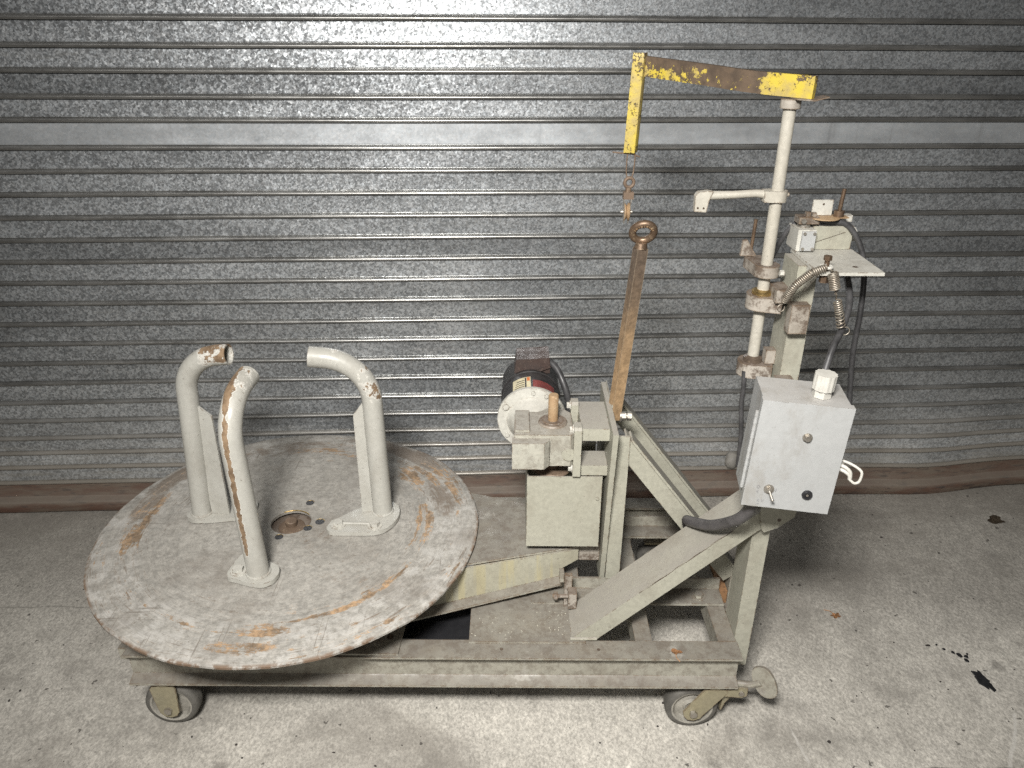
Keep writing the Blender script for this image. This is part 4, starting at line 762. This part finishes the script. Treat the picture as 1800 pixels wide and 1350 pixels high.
s1 = tube('coil_spring', pth, 0.0013, 'spring', cart, 6, smooth=60); tag(s1, 'coil spring slanting down towards the pole')
tube('spring_hook', circle_path(S[3] + Vector((-.003, 0, -.014)), (1, 0.2, 0), (0, 0, 1), 0.007, 16, R(70), R(380)), 0.0010, 'spring', s1, 6)
T = [Vector((0.555, 1.292, 1.142)), Vector((0.564, 1.292, 1.114)), Vector((0.569, 1.292, 1.103)), Vector((0.576, 1.292, 1.082)), Vector((0.588, 1.292, 1.042))]
pth = [sb + Vector((0.003, -0.012, 0.004)), T[0] + Vector((0, 0, .004))] + helix(T[0], T[1], 0.0084, 9) + [T[2]]
s2 = tube('coil_spring', pth, 0.0013, 'spring', cart, 6, smooth=60); tag(s2, 'coil spring hanging straight down, stretched at its lower end')
pth = [T[1] + Vector((.006, 0, -.002)), T[2] + Vector((-.004, 0, .002)), T[2]] + helix(T[3] + Vector((-.004, 0, .010)), T[3].lerp(T[4], .35), 0.0066, 6) + helix(T[3].lerp(T[4], .35), T[4], 0.0072, 4)
tube('spring_coil', pth, 0.0013, 'spring', s2, 6, smooth=60)
tube('spring_hook', circle_path(T[4] + Vector((.009, 0, -.007)), (1, 0, 0), (0, 0, 1), 0.0075, 18, R(160), R(470)), 0.0009, 'spring', s2, 6)

# cables on the mast
tube('signal_cable', [(0.500, 1.50, 1.05), (0.512, 1.49, 1.11), (0.530, 1.48, 1.165), (0.556, 1.47, 1.193), (0.590, 1.452, 1.194), (0.627, 1.447, 1.190), (0.649, 1.440, 1.168), (0.665, 1.432, 1.133), (0.676, 1.43, 1.088), (0.678, 1.42, 1.02), (0.680, 1.42, 0.94), (0.690, 1.42, 0.86), (0.694, 1.41, 0.78), (0.67, 1.40, 0.68), (0.62, 1.38, 0.60)], 0.0055, 'cable', cart, 12, sub=7)
tube('signal_cable', [(0.5435, 1.238, 0.93), (0.549, 1.24, 0.950), (0.557, 1.25, 0.983), (0.571, 1.27, 1.013), (0.594, 1.30, 1.037), (0.616, 1.34, 1.072), (0.627, 1.40, 1.105), (0.625, 1.45, 1.12), (0.61, 1.48, 1.14)], 0.0062, 'cable', cart, 12, sub=7)
tube('mast_cable', [(0.463, 1.402, 0.905), (0.466, 1.40, 0.87), (0.467, 1.40, 0.83), (0.474, 1.395, 0.76), (0.476, 1.39, 0.69)], 0.005, 'cable', cart, 12, sub=6)
bm = bmesh.new(); lathe(bm, [(0.0, -0.014), (0.012, -0.013), (0.019, -0.006), (0.019, 0.006), (0.012, 0.013), (0.0, 0.014)], (0.468, 1.41, 0.692), (1, -0.4, 0), 24); obj('cable_grommet', bm, 'rubber', cart, smooth=60)
tube('hose', [(0.459, 1.238, 0.715), (0.460, 1.24, 0.690), (0.456, 1.262, 0.652), (0.445, 1.30, 0.611), (0.428, 1.35, 0.567), (0.413, 1.40, 0.535), (0.402, 1.448, 0.508), (0.408, 1.478, 0.484), (0.420, 1.492, 0.440), (0.435, 1.497, 0.38), (0.44, 1.50, 0.33), (0.44, 1.52, 0.296)], 0.0118, 'hose', cart, 16, sub=8)

# ------------------------------------------------------------------ control box (turned and tilted on the mast)
CB = Matrix.Translation((0.4365, 1.199, 0.9425)) @ Matrix.Rotation(R(-7.7), 4, 'Z') @ Matrix.Rotation(R(2.4), 4, 'Y')
cw, ch, cd = 0.156, 0.219, 0.104                       # local: x right, y back, z down is negative
cbx = box('control_box', 0.003, cw - 0.003, 0.016, cd, -ch + 0.003, -0.002, 'paint_box', cart, 0.0025, CB); tag(cbx, 'grey metal control box tilted on the mast')
dr = box('box_door', 0, cw, 0, 0.0155, -ch, 0, 'paint_box', cbx, 0.003, CB)
def cb(x, y, z): return CB @ Vector((x, y, z))
cbd = lambda v: CB.to_3x3() @ Vector(v)
bm = bmesh.new(); cyl(bm, cb(-0.002, 0.016, -0.03), cb(-0.002, 0.016, -0.19), 0.0030, seg=10); obj('piano_hinge', bm, 'paint_box', cbx)
for k in range(11): cylo('hinge_knuckle', cb(-0.002, 0.016, -0.033 - k * 0.0145), cb(-0.002, 0.016, -0.0405 - k * 0.0145), 0.0034, 'paint_box', cbx, seg=10, bevel=0.0004)
hexbolt('door_screw', cb(0.088, -0.0003, -0.064), cbd((0, -1, 0)), 'zinc', dr, 0.006, 0.005, True)
tg = hexbolt('toggle_nut', cb(0.043, -0.0003, -0.178), cbd((0, -1, 0)), 'zinc', dr, 0.0065, 0.003, True)
bm = bmesh.new(); cyl(bm, cb(0.043, -0.004, -0.178), cb(0.043, -0.009, -0.178), 0.004, seg=14); cyl(bm, cb(0.043, -0.008, -0.178), cb(0.049, -0.022, -0.190), 0.0018, 0.0028, seg=12); obj('toggle_switch', bm, 'zinc', dr)
bm = bmesh.new(); lathe(bm, [(0.0, 0.0008), (0.004, 0.0008), (0.004, 0.004), (0.0078, 0.0045), (0.0095, 0.0025), (0.0098, 0.0)], cb(0.112, 0, -0.182), cbd((0, -1, 0)), 28); obj('round_socket', bm, 'plastic_black', dr, smooth=40)
cylo('socket_contact', cb(0.112, -0.001, -0.182), cb(0.112, -0.0032, -0.182), 0.0024, 'zinc', dr, seg=12)
# pencilled marks beside the toggle
bm = bmesh.new()
for pts in ([(0.024, -0.172), (0.021, -0.176), (0.024, -0.180), (0.027, -0.176), (0.024, -0.172)], [(0.022, -0.186), (0.0255, -0.190), (0.0245, -0.184)], [(0.027, -0.208), (0.029, -0.202), (0.031, -0.208)], [(0.034, -0.203), (0.036, -0.208), (0.038, -0.203)], [(0.026, -0.214), (0.032, -0.212)], [(0.056, -0.176), (0.056, -0.183)]):
    tubebm(bm, [cb(a, -0.0002, b) for a, b in pts], 0.00045, 5)
obj('pencil_marks', bm, 'pencil', dr)
# latch on the far side: bent wire bail and strap
lt_ = Vector(cb(cw + 0.001, 0.03, -0.125))
bm = bmesh.new(); quadbox(bm, cw - 0.003, cw + 0.012, 0.02, 0.042, -0.135, -0.115, CB); obj('latch_base', bm, 'paint_white', cbx, 0.002)
tube('latch_bail', [cb(cw + .008, .020, -.114), cb(cw + .020, .014, -.115), cb(cw + .034, .008, -.120), cb(cw + .0405, .005, -.126), cb(cw + .041, .004, -.138), cb(cw + .038, .003, -.146), cb(cw + .031, .003, -.148), cb(cw + .022, .006, -.142)], 0.0026, 'plastic_white', cbx, 8, sub=5)
for k in range(2): tube('latch_strap', [cb(cw + .004, .016, -.121 - k * .008), cb(cw + .014, .011, -.123 - k * .008), cb(cw + .022, .008, -.130 - k * .006), cb(cw + .024, .007, -.141 - k * .003)], 0.0036, 'plastic_white', cbx, 8, sub=5)
# cable glands
bm = bmesh.new(); A, Bt = cb(0.107, 0.043, -0.0012), cb(0.107, 0.043, 0.0125); cyl(bm, A, Bt, 0.0165, seg=6); o = obj('gland_base', bm, 'plastic_white', cbx, 0.001)
bm = bmesh.new(); prof = []
for k in range(48): rr = 0.0192 if k % 4 < 2 else 0.0180; prof.append((rr * math.cos(2 * math.pi * k / 48), rr * math.sin(2 * math.pi * k / 48)))
u, v = basis(cbd((0, 0, 1))); sweep(bm, prof, cb(0.107, 0.043, 0.0135), cb(0.107, 0.043, 0.043), u, v); obj('gland_nut', bm, 'plastic_white', cbx, 0.0006, seg=1)
bm = bmesh.new(); u, v = basis(cbd((0, 0, 1))); sweep(bm, prof, cb(0.026, 0.040, -ch - 0.016), cb(0.026, 0.040, -ch + 0.002), u, v); obj('gland_nut', bm, 'plastic_white', cbx, 0.0006, seg=1)
# mounting tab below
prism('mounting_tab', [(0.520, 0.600), (0.528, 0.566), (0.534, 0.560), (0.560, 0.572), (0.592, 0.600), (0.60, 0.66), (0.52, 0.70)], 'Y', 1.335, 1.3395, 'paint', cbx, 0.0008)
cylo('tab_hole', (0.561, 1.3348, 0.592), (0.561, 1.3344, 0.592), 0.004, 'grease', cbx, seg=12, bevel=0)
box('mounting_arm', 0.535, 0.575, 1.285, 1.36, 0.72, 0.88, 'paint', cbx, 0.002)

# ------------------------------------------------------------------ loose bits on floor and frame
def leaf(nm, c, size, rz, mat, label, lobes=5, stem=True, cat='leaf', lift=0.002):
    bm = bmesh.new(); n = 30; rim = []
    cx, cy, cz = c
    for k in range(n):
        a = 2 * math.pi * k / n; r = size * (0.55 + 0.45 * abs(math.sin(a * lobes / 2 + .4)) * (0.75 + 0.5 * random.random())) * (1.0 if math.cos(a) > -.6 else .7)
        rim.append(bm.verts.new((cx + r * math.cos(a + rz), cy + r * 0.75 * math.sin(a + rz), cz + lift + 0.12 * size * abs(math.sin(a * 1.5 + 1)))))
    m = bm.verts.new((cx, cy, cz + lift))
    for k in range(n): bm.faces.new((m, rim[k], rim[(k + 1) % n]))
    bmesh.ops.solidify(bm, geom=bm.faces[:], thickness=0.0006)
    if stem: tubebm(bm, crom([(cx, cy, cz + lift), (cx - size * 1.1 * math.cos(rz), cy - size * 1.1 * math.sin(rz), cz + lift + .001), (cx - size * 2.0 * math.cos(rz + .3), cy - size * 2.0 * math.sin(rz + .3), cz + lift)], 4), 0.0009, 6)
    return tag(obj(nm, bm, mat, smooth=0), label, cat)
leaf('dry_leaf', (0.925, 1.70, 0), 0.017, R(-60), 'leaf_orange', 'small orange dry leaf with a stem on the concrete floor')
leaf('dry_leaf', (1.645, 2.162, 0), 0.036, R(160), 'leaf_brown', 'dark brown curled dry leaf on the floor near the shutter', 3, False)
leaf('dry_leaf', (0.374, 1.309, 0.2455), 0.014, R(80), 'leaf_orange', 'tan orange leaf scrap lying on the front cart beam', 3, True)
def blot(bm, cx, cy, r, n=22, sx=1.0, rz=0.0, h=0.0016):
    rim = []
    for k in range(n):
        a = 2 * math.pi * k / n; q = r * (0.72 + 0.5 * random.random()); x, y = q * sx * math.cos(a), q * math.sin(a)
        rim.append((cx + x * math.cos(rz) - y * math.sin(rz), cy + x * math.sin(rz) + y * math.cos(rz)))
    v = [bm.verts.new((*p, 0.0004)) for p in rim]; w = [bm.verts.new((cx + (p[0] - cx) * .85, cy + (p[1] - cy) * .85, h)) for p in rim]
    for k in range(n): bm.faces.new((v[k], v[(k + 1) % n], w[(k + 1) % n], w[k]))
    bm.faces.new(w)
bm = bmesh.new(); blot(bm, 1.219, 1.469, 0.036, 30, 0.45, R(14)); tag(obj('tar_patch', bm, 'tar', smooth=0), 'large black tar patch stuck to the floor', 'stain')
bm = bmesh.new()
for q in ((1.203, 1.553, .011), (1.19, 1.563, .006), (1.218, 1.548, .008), (1.172, 1.575, .005), (1.212, 1.535, .007), (1.16, 1.59, .004), (1.226, 1.558, .004)): blot(bm, q[0], q[1], q[2], 9, 0.8, random.random() * 3)
tag(obj('tar_crumbs', bm, 'tar', smooth=0), 'scatter of small black tar crumbs above the tar patch', 'stain', kind='stuff')
bm = bmesh.new(); random.seed(3)
for k in range(270):
    x, y = random.uniform(-1.75, 1.9), random.uniform(1.0, 2.25); r = random.choice((0.0014, 0.0016, 0.002, 0.0025, 0.0042)) * random.uniform(.7, 1.3)
    blot(bm, x, y, r, 7, random.uniform(.5, 1.8), random.random() * 3, 0.0012)
tag(obj('floor_grit', bm, 'grit', smooth=0), 'dark specks of grit scattered on the concrete floor', 'grit', kind='stuff')
bm = bmesh.new()
for k in range(75):
    if k < 30: x, y, z = random.gauss(0.12, 0.02), random.uniform(1.355, 1.44), 0.2506
    else: x, y, z = random.uniform(-0.09, 0.16), random.uniform(1.34, 1.44), 0.2506
    if x > 0.135: continue
    s = random.uniform(.0004, .0011); quadbox(bm, x - s, x + s, y - s * .8, y + s * .8, z, z + s * .6)
tag(obj('paint_flakes', bm, 'flake', smooth=0), 'pale paint flakes scattered on the deck plate', 'flakes', kind='stuff')
